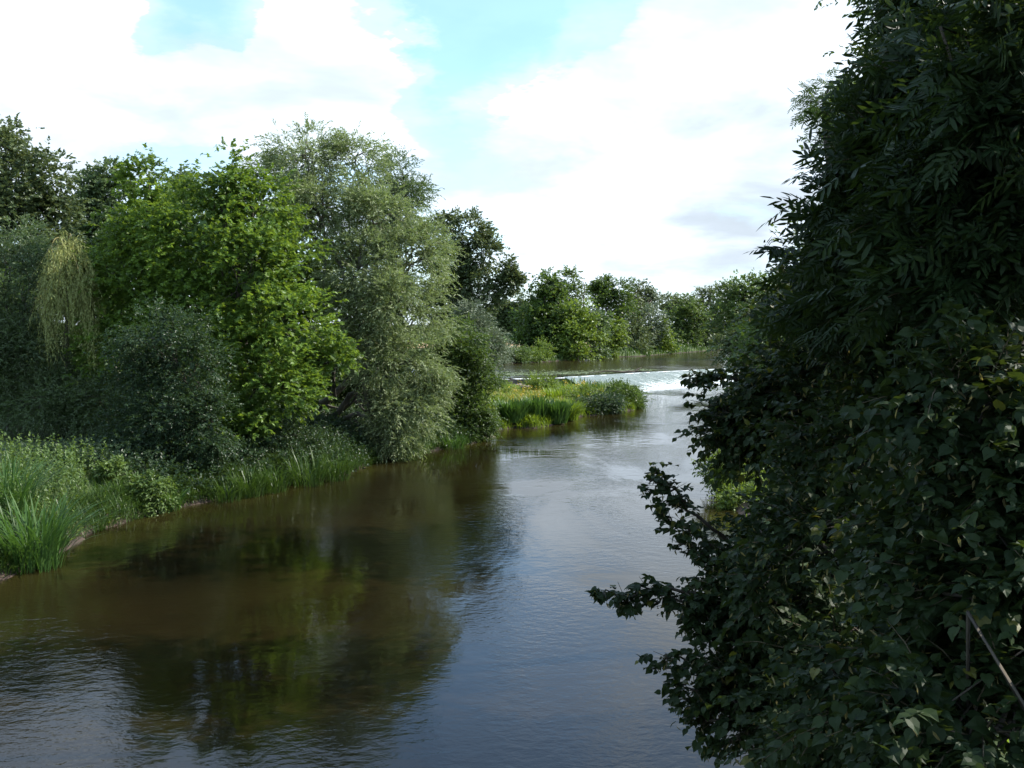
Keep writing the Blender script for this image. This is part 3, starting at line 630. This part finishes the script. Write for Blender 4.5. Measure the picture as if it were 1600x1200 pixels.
LIME_L = [(1265, 620, 115, 85, 7.6, .6), (1215, 600, 55, 55, 8.2, .6), (1175, 665, 50, 28, 8.0, .6), (1330, 540, 120, 90, 7.8, .6), (1270, 480, 40, 50, 8.4, .6), (1400, 700, 150, 100, 6.2, .6), (1295, 745, 45, 45, 7.2, .6),
          (1240, 885, 95, 50, 7.0, .6), (1185, 955, 65, 45, 6.6, .6), (1265, 1010, 120, 65, 6.4, .6), (1240, 1095, 90, 50, 6.3, .6), (1330, 880, 130, 100, 5.6, .6), (1330, 1060, 150, 110, 5.2, .6), (1330, 1150, 80, 50, 5.6, .6),
          (1480, 860, 130, 100, 4.4, .6), (1470, 1060, 140, 110, 4.0, .6), (1570, 950, 90, 120, 3.6, .6), (1560, 1140, 110, 90, 3.3, .6), (1540, 640, 90, 70, 4.0, .6), (1590, 760, 80, 70, 3.8, .6), (1400, 1210, 130, 50, 4.6, .6), (1450, 540, 110, 80, 6.4, .6)]
LIME_F = [[(1150, 600, 8.2, .2), (1100, 592, 8.1), (1064, 586, 8.0)], [(1160, 650, 8.2, .2), (1110, 640, 8.1), (1072, 628, 8.0)], [(1170, 700, 8.0, .18), (1120, 690, 8.0), (1085, 684, 7.9)],
          [(1120, 850, 7.2, .22), (1050, 790, 7.1), (1020, 760, 7.0), (992, 757, 7.0)], [(1130, 880, 7.0, .22), (1060, 830, 6.9), (1012, 800, 6.9)], [(1140, 900, 6.9, .2), (1080, 870, 6.8), (1040, 845, 6.8)],
          [(1120, 960, 6.6, .2), (1040, 925, 6.5), (970, 925, 6.4), (920, 928, 6.3)], [(1110, 940, 6.6, .22), (1050, 935, 6.5), (985, 915, 6.4)], [(1130, 1010, 6.4, .18), (1080, 985, 6.4), (1050, 970, 6.4)],
          [(1150, 1060, 6.3, .22), (1080, 1040, 6.2), (1018, 1022, 6.1)], [(1150, 1100, 6.2, .22), (1090, 1090, 6.2), (1040, 1070, 6.2)], [(1180, 1130, 6.1, .18), (1130, 1150, 6.1), (1110, 1165, 6.1)], [(1160, 1120, 6.2, .2), (1090, 1125, 6.2), (1065, 1110, 6.2)],
          [(1240, 470, 8.3, .16), (1215, 430, 8.3), (1200, 400, 8.3)], [(1260, 450, 8.3, .16), (1240, 410, 8.3), (1235, 385, 8.3)]]
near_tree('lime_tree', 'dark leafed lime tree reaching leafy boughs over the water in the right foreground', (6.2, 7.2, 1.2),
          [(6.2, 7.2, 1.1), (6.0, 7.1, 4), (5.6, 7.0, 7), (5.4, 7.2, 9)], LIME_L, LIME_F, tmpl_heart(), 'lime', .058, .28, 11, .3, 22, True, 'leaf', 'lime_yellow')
ASH_L = [(1490, 60, 60, 70, 6.6, .6), (1470, 170, 60, 60, 6.4, .6), (1375, 280, 40, 50, 5.6, .6), (1390, 350, 70, 50, 5.6, .6), (1440, 260, 90, 80, 5.4, .6), (1540, 80, 110, 110, 5.2, .6), (1540, 260, 110, 110, 4.8, .6),
         (1400, 420, 120, 80, 6.0, .6), (1540, 420, 110, 90, 4.8, .6), (1320, 460, 70, 60, 6.6, .6), (1540, -60, 120, 80, 6.2, .6), (1620, 180, 80, 160, 4.4, .6)]
ASH_F = [[(1370, 260, 5.6, .16), (1340, 235, 5.5), (1322, 225, 5.5)], [(1370, 280, 5.6, .16), (1335, 275, 5.5), (1312, 272, 5.5)], [(1380, 310, 5.6, .16), (1340, 315, 5.5), (1315, 320, 5.5)],
         [(1385, 250, 5.7, .15), (1370, 225, 5.7), (1362, 215, 5.7)], [(1460, 120, 6.2, .15), (1430, 120, 6.1), (1415, 118, 6.1)], [(1470, 20, 6.4, .15), (1420, 5, 6.3), (1392, 15, 6.3)], [(1470, 50, 6.4, .15), (1430, 40, 6.3), (1405, 35, 6.3)],
         [(1380, 380, 5.8, .15), (1340, 385, 5.8), (1322, 390, 5.8)]]
ASH_L = [(a+(40 if a < 1420 else 0), *q) for a, *q in ASH_L]; ASH_F = [[(q[0]+(40 if q[1] > 200 else 10), *q[1:]) for q in f] for f in ASH_F]
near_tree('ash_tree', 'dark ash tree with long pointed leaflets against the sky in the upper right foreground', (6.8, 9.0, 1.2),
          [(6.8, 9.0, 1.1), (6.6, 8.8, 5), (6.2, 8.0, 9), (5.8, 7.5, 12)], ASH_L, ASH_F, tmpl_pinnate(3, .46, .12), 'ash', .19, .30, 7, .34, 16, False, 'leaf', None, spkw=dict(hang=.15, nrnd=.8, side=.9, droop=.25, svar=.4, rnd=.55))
# thin young ash top further away
near_tree('young_ash_tree', 'thin airy ash twig top against the sky left of the big ash', (8.6, 21, 1.2),
          [(8.6, 21, 1.1), P(1360, 450, 20), P(1300, 250, 19), P(1290, 160, 19)], [(1290, 150, 14, 22, 19, .8), (1322, 168, 12, 10, 19, .8), (1330, 195, 26, 18, 19, .8)], [], tmpl_pinnate(4), 'bright', .28, .4, 4, .35, 5, single=False)

# ------------------------------------------------------------------ low plants
def blades_geo(Pn, h, wd, az, lean, bend, seg=4):
    n = len(Pn); tt = np.linspace(0, 1, seg+1); out = np.stack([np.cos(az), np.sin(az), np.zeros(n)], 1); sid = np.stack([-np.sin(az), np.cos(az), np.zeros(n)], 1)
    tt_ = tt[None, :, None]; hh = h[:, None, None]
    c = Pn[:, None]+out[:, None]*hh*(lean[:, None, None]*tt_+bend[:, None, None]*tt_**2.2)
    c[..., 2] += (hh*(tt_-(.45*bend[:, None, None]*tt_**2.6)))[..., 0]
    ww = (wd[:, None]*np.array([.7]+[1.]*(seg-1)+[.08])[None]*.5)[..., None]
    V = np.stack([c-sid[:, None]*ww, c+sid[:, None]*ww], 2).reshape(n, -1, 3)
    i = np.arange(seg)*2; q = np.stack([i, i+1, i+3, i+2], -1); k = 2*(seg+1)
    Fq = (q[None]+(np.arange(n)*k)[:, None, None]).reshape(-1, 4)
    return V.reshape(-1, 3), Fq, k
def blades(name, Pn, h, wd, mat, parent=None, base=(0, 0, 0), tint=None, lean=.25, bend=.5, seg=3, az=None):
    n = len(Pn); az = rng.uniform(0, 6.28, n) if az is None else az
    V, Fq, k = blades_geo(Pn, h, wd, az, rng.uniform(0, lean, n), rng.uniform(.1, 1, n)*bend, seg)
    ti = np.repeat(rng.uniform(0, 1, n) if tint is None else tint, k); TRI[0] += len(Fq)*2
    return link(name, make_mesh(name, V-np.asarray(base), [Fq], mat, ti), parent)
def scatter(n, x0, x1, y0, y1, dmin=.15, dmax=99, cond=None):
    x = rng.uniform(x0, x1, n); y = rng.uniform(y0, y1, n); z, d1, d2 = height(x, y); d = np.minimum(d1, np.where(y > 90, d2, 99))
    k = (d > dmin) & (d < dmax)
    if cond is not None: k &= cond(x, y)
    return np.c_[x, y, z][k]
def edge(n, a, b, lo, hi, z0=None):
    """points along the water's edge from outline vertex a to b, between offsets lo and hi inland"""
    q = LP[a:b+1]; sg = np.linalg.norm(np.diff(q, axis=0), axis=1); cs = np.r_[0, np.cumsum(sg)]; s_ = rng.uniform(0, cs[-1], n)
    x = np.interp(s_, cs, q[:, 0]); y = np.interp(s_, cs, q[:, 1]); i = np.clip(np.searchsorted(cs, s_)-1, 0, len(sg)-1); d = np.diff(q, axis=0)[i]/sg[i][:, None]
    o_ = rng.uniform(lo, hi, n); x = x-d[:, 1]*o_; y = y+d[:, 0]*o_; z = height(x, y)[0]; k = z > -.12
    return np.c_[x, y, z][k]
i0 = int(np.argmin(np.abs(LP[:, 1]-LP[4, 1]))); iL = 12; iS = iL+11
p = edge(15000, 4, iL, -.12, 1.1); gap = (np.abs(p[:, 1]-29.6) < 1.0) & (rng.uniform(0, 1, len(p)) < .8); p = p[~gap]
o = blades('bank_fringe', p, rng.uniform(.25, .75, len(p)), rng.uniform(.014, .03, len(p)), M['shaded_grass'], lean=.5, bend=1.1); meta(o, 'long grass hanging over the left water edge', 'grass', kind='stuff')
p = edge(12000, iL, iS, -.12, 1.2); p = p[(wob(p[:, 0]*2, p[:, 1]*2) > -.5)]
o = blades('bank_fringe', p, rng.uniform(.25, .6, len(p)), rng.uniform(.03, .05, len(p)), M['grass'], lean=.5, bend=1.); meta(o, 'grass hanging over the water along the front of the spit', 'grass', kind='stuff')
# left bank turf, longer and denser near the water's edge
p = scatter(80000, -24, 0, 22, 62, .0, 6); o = blades('grass', p, rng.uniform(.15, .5, len(p)), rng.uniform(.012, .03, len(p)), M['shaded_grass']); meta(o, 'rough green grass covering the left bank', 'grass', kind='stuff')
p = scatter(34000, -4, 17, 56, 96, -.05, 30); o = blades('grass', p, rng.uniform(.35, 1., len(p))*np.interp(p[:, 1], [60, 72, 84, 92], [.7, .6, .34, .22]), rng.uniform(.03, .07, len(p)), M['grass']); meta(o, 'green grass covering the spit below the weir', 'grass', kind='stuff')
p = scatter(8000, -2, 13, 62, 88, .9, 30, lambda x, y: wob(x*.6, y*.5) > -.1); o = blades('dry_grass', p, rng.uniform(.6, 1., len(p))*np.interp(p[:, 1], [60, 72, 84, 92], [.8, .7, .42, .25]), rng.uniform(.03, .06, len(p)), M['grass_dry']); meta(o, 'yellowish seeding grass in the middle of the spit', 'grass', kind='stuff')
p = scatter(32000, -20, 45, 125, 215, -.25, 9, lambda x, y: True); o = blades('grass', p, rng.uniform(.4, 1.1, len(p)), rng.uniform(.08, .16, len(p)), M['shaded_grass']); meta(o, 'grass fringing the far bank of the upper pool', 'grass', kind='stuff')
p = scatter(9000, 4, 30, 60, 112, -.1, 5); o = blades('rushes', p, rng.uniform(.3, .9, len(p)), rng.uniform(.04, .07, len(p)), M['shaded_grass']); meta(o, 'rushes along the far part of the right bank', 'rushes', kind='stuff')
p = scatter(14000, 4, 26, 8, 100, .1, 4); o = blades('grass', p, rng.uniform(.3, .8, len(p)), rng.uniform(.03, .05, len(p)), M['grass']); meta(o, 'grass along the right bank under the trees', 'grass', kind='stuff')
# ragwort
p = scatter(260, -2, 9, 68, 90, 2.0, 30); p = p[(np.sin(p[:, 0]*1.3)+np.cos(p[:, 1]*.7)) > .5]; p[:, 2] += rng.uniform(.4, .75, len(p))
q = np.repeat(p, 7, 0)+rng.normal(0, .1, (len(p)*7, 3)); o = leaf_obj('ragwort', tmpl_diamond(.45), [q, rng.normal(0, 1, q.shape), rng.normal(0, .5, q.shape)+[0, 0, 1], np.full(len(q), .11), rng.uniform(0, 1, len(q))], M['ragwort'])
meta(o, 'yellow ragwort flowers scattered over the spit', 'flowers', kind='stuff')
# nettles
p = scatter(2600, -24, -9, 24, 44, .9, 7, lambda x, y: (y < 33.5+.25*(x+24)) & (wob(x*.7, y*.7) > -.7) & (x < -13.4-.25*(y-31))); n = len(p); hh = rng.uniform(.9, 1.55, n)
dr = np.c_[rng.normal(0, .09, n), rng.normal(0, .09, n), np.ones(n)]; pp = np.repeat(p, 1, 0)
lv = sprays(pp, dr, hh, 26, .14, np.clip(rng.normal(.5, .25, n), 0, 1), side=1., fwd=.1, rnd=.8, hang=.35, up=1., nrnd=.4, droop=0)
o = leaf_obj('nettles', tmpl_ovate(.25), lv, M['nettle']); meta(o, 'tall nettle bed on the left bank beside the sedge clump', 'nettles', kind='stuff')
# low herbs on the open bank edge
p = scatter(11000, -16, 2, 24, 60, .02, 1.3); n = len(p)
lv = sprays(p, np.c_[rng.normal(0, .6, n), rng.normal(0, .6, n), np.ones(n)], .35, 7, .11, rng.uniform(0, 1, n), hang=.1, droop=.2)
o = leaf_obj('herbs', tmpl_ovate(.3), lv, M['bright']); meta(o, 'low leafy herbs along the left water edge', 'herbs', kind='stuff')
# brambly undergrowth at the foot of the left trees
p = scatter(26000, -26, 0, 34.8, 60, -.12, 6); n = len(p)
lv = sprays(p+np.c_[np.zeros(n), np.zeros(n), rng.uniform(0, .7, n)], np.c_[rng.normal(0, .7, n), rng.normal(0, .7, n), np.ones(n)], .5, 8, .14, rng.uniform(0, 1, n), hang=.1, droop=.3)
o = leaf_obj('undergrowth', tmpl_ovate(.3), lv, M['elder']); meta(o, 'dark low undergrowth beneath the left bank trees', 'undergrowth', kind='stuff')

# sedge / reed clumps: each a plant of its own
CL = 'sedge clumps on the left water edge'
def clump(px, py, hpx, wpx, n, label, mat='sedge', group=CL, zb=0.05, single=False, name='sedge_clump', bend=.8, bw=.028):
    c = W(px, py, zb); D = c[1]; rad = wpx*.5*D/F; h = hpx*D/F; base = np.array([c[0], c[1]+rad*.4, max(zb, 0)]); base[2] = max(gz(base[0], base[1])-.03, -.05)
    a = rng.uniform(0, 6.28, n); rr = rad*.8*np.sqrt(rng.uniform(0, 1, n)); pn = base+np.c_[rr*np.cos(a), rr*np.sin(a), np.zeros(n)]
    hh = h*rng.uniform(.6, 1.15, n); wd = np.full(n, bw)*rng.uniform(.7, 1.3, n); az = a+rng.normal(0, .6, n)
    if not single:
        o = blades(name, pn, hh, wd, M[mat], None, base, None, .35, bend, 5, az); o.location = base; return meta(o, label, 'sedge', group)
    root = empty(name, base, label, 'sedge', group); mid = rng.permutation(n)
    for j in range(min(n, 280)):
        i = mid[j]; V, Fq, k = blades_geo(pn[i:i+1], hh[i:i+1], wd[i:i+1], az[i:i+1], rng.uniform(0, .35, 1), rng.uniform(.1, 1, 1)*bend, 5)
        link('blade', make_mesh('blade', V-base, [Fq], M[mat], np.full(k, rng.uniform())), root)
    return root
clump(45, 890, 125, 105, 280, 'big arching sedge clump at the left edge of the picture, lowest on the bank', single=True, bw=.035)
clump(10, 860, 110, 80, 200, 'upright sedge clump cut by the left picture edge behind the big arching clump')
clump(262, 797, 45, 40, 90, 'small pale sedge tuft hanging over the water right of the sapling')
clump(385, 775, 55, 60, 160, 'sedge tuft under the sycamore, leftmost of the shaded tufts', mat='shaded_grass')
clump(425, 768, 50, 60, 160, 'bright arching sedge tuft trailing into the water below the sycamore', mat='shaded_grass')
clump(480, 758, 60, 60, 160, 'shaded sedge tuft left of the willow stems', mat='shaded_grass')
clump(525, 750, 55, 50, 140, 'shaded sedge tuft directly below the willow stems', mat='shaded_grass')
clump(625, 713, 35, 50, 120, 'bright sedge tuft under the grey willow, left one of the row')
clump(655, 708, 35, 45, 120, 'bright sedge tuft under the grey willow, right one of the row')
clump(710, 700, 30, 45, 120, 'sedge tuft at the foot of the alder at the bank corner')
clump(350, 782, 40, 60, 130, 'low dark sedge tuft between the pale tuft and the sycamore tufts', mat='shaded_grass')
G2 = 'reed clumps on the spit'
clump(800, 667, 36, 50, 520, 'tall green reed clump at the left front of the spit', 'sedge', G2, bw=.06, name='reed_clump', bend=.35)
clump(835, 664, 34, 45, 500, 'tall green reed clump right of the leftmost reeds of the spit', 'sedge', G2, bw=.06, name='reed_clump', bend=.35)
clump(868, 662, 36, 46, 600, 'dark dense reed clump standing at the water in the middle of the spit', 'sedge', G2, bw=.07, name='reed_clump', bend=.4)
clump(890, 657, 36, 32, 300, 'tall reed clump with pale hanging blades beside the dark dense clump', 'grass', G2, bw=.06, name='reed_clump', bend=.6)
clump(770, 655, 28, 36, 240, 'short yellow green reed clump at the landward end of the spit', 'grass', G2, bw=.05, name='reed_clump', bend=.4)
clump(870, 636, 20, 50, 260, 'reed clump in the middle of the spit behind the dark dense clump', 'grass', G2, bw=.05, name='reed_clump', bend=.4)

# ------------------------------------------------------------------ weir
def weir():
    base = np.array([6.1, 98.9, 0.]); root = empty('weir', base, 'low stone river weir with white water running down its sloping apron', 'weir')
    cr = CREST; seg = np.r_[0, np.cumsum(np.linalg.norm(np.diff(cr, axis=0), axis=1))]
    def at(s): return np.array([np.interp(s, seg, cr[:, 0]), np.interp(s, seg, cr[:, 1])])
    def nrm(s):
        d = at(min(s+1, seg[-1]))-at(max(s-1, 0)); d /= np.linalg.norm(d); return np.array([d[1], -d[0]])
    # wall of big stones with a coping, from the left bank to the apron
    wm = simple_mat('weir_stone', (.05, .045, .04), (.15, .135, .12), 2.5, .8, .05); s1 = seg[2]-.8
    def boxm(L, Wd, H):
        V = np.array([(x, y, z) for z in (0, H) for x, y in ((0, 0), (L, 0), (L, Wd), (0, Wd))], float); V += rng.normal(0, .025, V.shape)
        return V, np.array([(0, 3, 2, 1), (4, 5, 6, 7), (0, 1, 5, 4), (1, 2, 6, 5), (2, 3, 7, 6), (3, 0, 4, 7)])
    def stone(s, L, z, H, out, nm, mat):
        a = at(s); b = at(s+L); d = (b-a)/np.linalg.norm(b-a); n_ = nrm(s+L/2); V, Fq = boxm(L*.985, .7, H)
        X = a[None]+V[:, 0:1]*d[None]+(out-V[:, 1:2])*n_[None]
        link(nm, make_mesh(nm, np.c_[X, V[:, 2]+z]-base, [Fq], mat), root)
    for row, z in enumerate((-.3, .18, .66)):
        s = .0+.5*(row % 2)
        while s < s1:
            L = rng.uniform(.9, 1.5); stone(s, min(L, s1-s+.2), z, .465, .5+rng.uniform(-.04, .04), 'stone', wm); s += L
    # white lip of water over the coping
    fo = bpy.data.materials.new('weir_foam'); fo.use_nodes = True; t = NT(fo.node_tree); p = t.n['Principled BSDF']
    tc = t.new('ShaderNodeTexCoord'); t.put(p.inputs['Base Color'], t.mix(t.mr(t.noise(tc.outputs['Object'], 2.5, 6, .7), .35, .6), (.5, .55, .55), (.85, .87, .87))); p.inputs['Roughness'].default_value = .5
    b = t.new('ShaderNodeBump'); b.inputs['Distance'].default_value = .1; t.put(b.inputs['Height'], t.noise(tc.outputs['Object'], 9, 5)); t.put(p.inputs['Normal'], b.outputs[0])
    # apron with its film of water
    am = bpy.data.materials.new('weir_water_film'); am.use_nodes = True; t = NT(am.node_tree); p = t.n['Principled BSDF']
    uv = t.new('ShaderNodeAttribute', attribute_name='flow'); v = uv.outputs['Vector']
    st = t.noise(t.mapping(v, (1.1, .13, 1)), 1.6, 6, .62, .5); st2 = t.noise(t.mapping(v, (2.4, .5, 1)), 3., 5, .65, .4)
    sp_ = t.new('ShaderNodeSeparateXYZ'); t.put(sp_.inputs[0], v)
    down = t.mr(sp_.outputs[1], 0, 6.5, -.16, .09); righty = t.mr(sp_.outputs[0], 14, 34, -.05, .06)
    ww = t.mr(t.math('ADD', t.math('ADD', t.math('ADD', t.math('MULTIPLY', st, .65), t.math('MULTIPLY', st2, .35)), down), righty), .50, .64, 0, 1)
    cb = t.mix(t.mr(st2, .35, .65), (.10, .125, .095), (.24, .28, .235))
    t.put(p.inputs['Base Color'], t.mix(ww, cb, (.8, .83, .82))); t.put(p.inputs['Roughness'], t.mr(ww, 0, 1, .22, .6))
    b = t.new('ShaderNodeBump'); b.inputs['Distance'].default_value = .06; t.put(b.inputs['Height'], st2); t.put(p.inputs['Normal'], b.outputs[0])
    ss = np.arange(s1-.3, seg[-1], .18); vv = np.linspace(0, 1, 44); V = []; FL = []
    for s in ss:
        a = at(s); n_ = nrm(s)
        for q in vv:
            z = 1.21*(1-q)**.9*(1-.0*q)+.0; z = 1.22-1.30*q**1.15
            z += .05*math.sin(s*2.1+4*q+math.sin(s*.7)*2)*q+rng.normal(0, .022)*(.3+q)
            x, y = a+n_*6.7*q+ (np.array([.0, 0])); V.append((x, y, z)); FL.append((s, q*6.7, 0))
    V = np.array(V)-base; nx = len(vv); ny = len(ss); i = np.arange(ny-1)[:, None]*nx+np.arange(nx-1)[None]
    me = make_mesh('apron', V, [np.stack([i, i+1, i+nx+1, i+nx], -1).reshape(-1, 4)], am, smooth=True)
    at_ = me.attributes.new('flow', 'FLOAT_VECTOR', 'POINT'); at_.data.foreach_set('vector', np.array(FL, np.float32).ravel()); link('apron', me, root)
    # lip of white water, then the foam line at the foot
    def ribbon(nm, s0, s2, off0, off1, z0, z1, rough, gap, mat):
        s = s0
        while s < s2:
            L = rng.uniform(.8, 2.8); m = max(4, int(L/.12)); V = []; Q = []
            for a_ in range(m+1):
                q = s+L*a_/m; c = at(min(q, seg[-1])); n_ = nrm(q); e = math.sin(math.pi*a_/m)**.4
                for k in range(5):
                    u = off0+(off1-off0)*k/4*e; V.append((*(c+n_*u), z0+(z1-z0)*k/4+rough*e*math.sin(math.pi*k/4)*rng.uniform(.4, 1.2)))
            for a_ in range(m):
                for k in range(4): Q.append((a_*5+k, a_*5+k+1, a_*5+k+6, a_*5+k+5))
            yield np.array(V), np.array(Q); s += L+rng.exponential(gap)
    def join(nm, gens, mat, kind='stuff'):
        V = []; Q = []; n = 0
        for g_ in gens:
            for v_, q_ in g_: V.append(v_); Q.append(q_+n); n += len(v_)
        o = link(nm, make_mesh(nm, np.concatenate(V)-base, [np.concatenate(Q)], mat, smooth=True), root); o['kind'] = kind
    join('foam', [ribbon('', .3, s1, .45, .56, 1.16, 1.08, .03, .2, fo), ribbon('', s1, seg[-1], .30, .55, 1.20, 1.17, .035, .7, fo),
                  ribbon('', s1+1, seg[-1]-1, 6.0, 6.9, .12, .0, .12, .01, fo), ribbon('', s1+1, seg[-1]-1, 6.5, 7.5, .03, .0, .06, .3, fo)], fo)
    # branch stranded on the crest
    q = at(seg[3]+.0); b0 = np.array([q[0]-.4, q[1]+.2, 1.25])
    r2 = empty('driftwood_branch', b0, 'dark stranded branch lying along the crest of the weir', 'branch')
    tb = Tubes(); tb.add(curve(b0, b0+[-5.2, -3.8, .12], .1, 9, .05), np.linspace(.13, .04, 9)); tb.add(curve(b0, b0+[.8, .5, .45], .05, 5), np.linspace(.15, .05, 5)); tb.build('trunk', M['bark'], r2, b0)
    tb = Tubes(); tb.add(curve(b0, b0+[1.6, -1.0, .1], .05, 5), np.linspace(.09, .03, 5)); tb.build('branch', M['bark'], r2, b0)
weir()
# pond weed floating above the crest
n = 5200; s = rng.uniform(0, 1, n); a = np.stack([np.interp(s, np.linspace(0, 1, 4), [-3, 3, 8, 16.5]), np.interp(s, np.linspace(0, 1, 4), [99, 101.5, 104.5, 112.5])], 1)
off = rng.exponential(2.6, n)*(1-.55*s); p = np.c_[a[:, 0]-off*.35, a[:, 1]+off, np.full(n, 1.215)+rng.uniform(0, .015, n)]; p[:, 0] += rng.normal(0, .5, n)
k = (sdist(p[:, 0], p[:, 1], UP) < -.6) & (np.sin(p[:, 1]*2.6+p[:, 0]*.4) > -.45); p = p[k]; n = len(p)
o = leaf_obj('pond_weed', tmpl_ovate(.42, .03), [p, np.c_[rng.normal(0, 1, (n, 2)), np.zeros(n)], np.tile([0, 0, 1.], (n, 1))+rng.normal(0, .05, (n, 3)), rng.uniform(.15, .42, n), rng.uniform(0, 1, n)], M['weed'])
meta(o, 'pale floating weed above the crest of the weir', 'water weed', kind='stuff')
# rocks and pebbles
M['rock'] = simple_mat('rock', (.13, .1, .085), (.3, .24, .2), 4, .85, .04)
def rock(px, py, size, label, grp='stones on the spit', zz=None):
    c = W(px, py, .3 if zz is None else zz); z = gz(c[0], c[1])
    import bmesh
    bm = bmesh.new(); bmesh.ops.create_icosphere(bm, subdivisions=2, radius=1)
    V = np.array([v.co[:] for v in bm.verts]); Fc = np.array([[v.index for v in f.verts] for f in bm.faces]); bm.free()
    V = V*(1+.18*np.sin(V[:, 0:1]*3+c[0])*np.cos(V[:, 1:2]*4+c[1])+rng.normal(0, .05, (len(V), 1)))*np.array([size, size*.7, size*.42])
    o = link('rock', make_mesh('rock', V, [Fc], M['rock'])); o.location = (c[0], c[1], z+size*.08); meta(o, label, 'rock', grp)
rock(775, 670, .55, 'pinkish low rock at the water edge, leftmost on the spit'); rock(787, 668, .5, 'pinkish low rock next to the leftmost rock of the spit')
rock(812, 608, .6, 'pale flat rock below the weir wall, upper one'); rock(822, 612, .5, 'pale flat rock below the weir wall, middle one')
rock(815, 628, .5, 'pale rock in the middle of the spit among the grass'); rock(762, 674, .45, 'small reddish rock where the spit meets the left bank')
# gravel bars: bank slip of bare earth near the sedge
print('TRIS', TRI[0]); sc['tri_estimate'] = TRI[0]
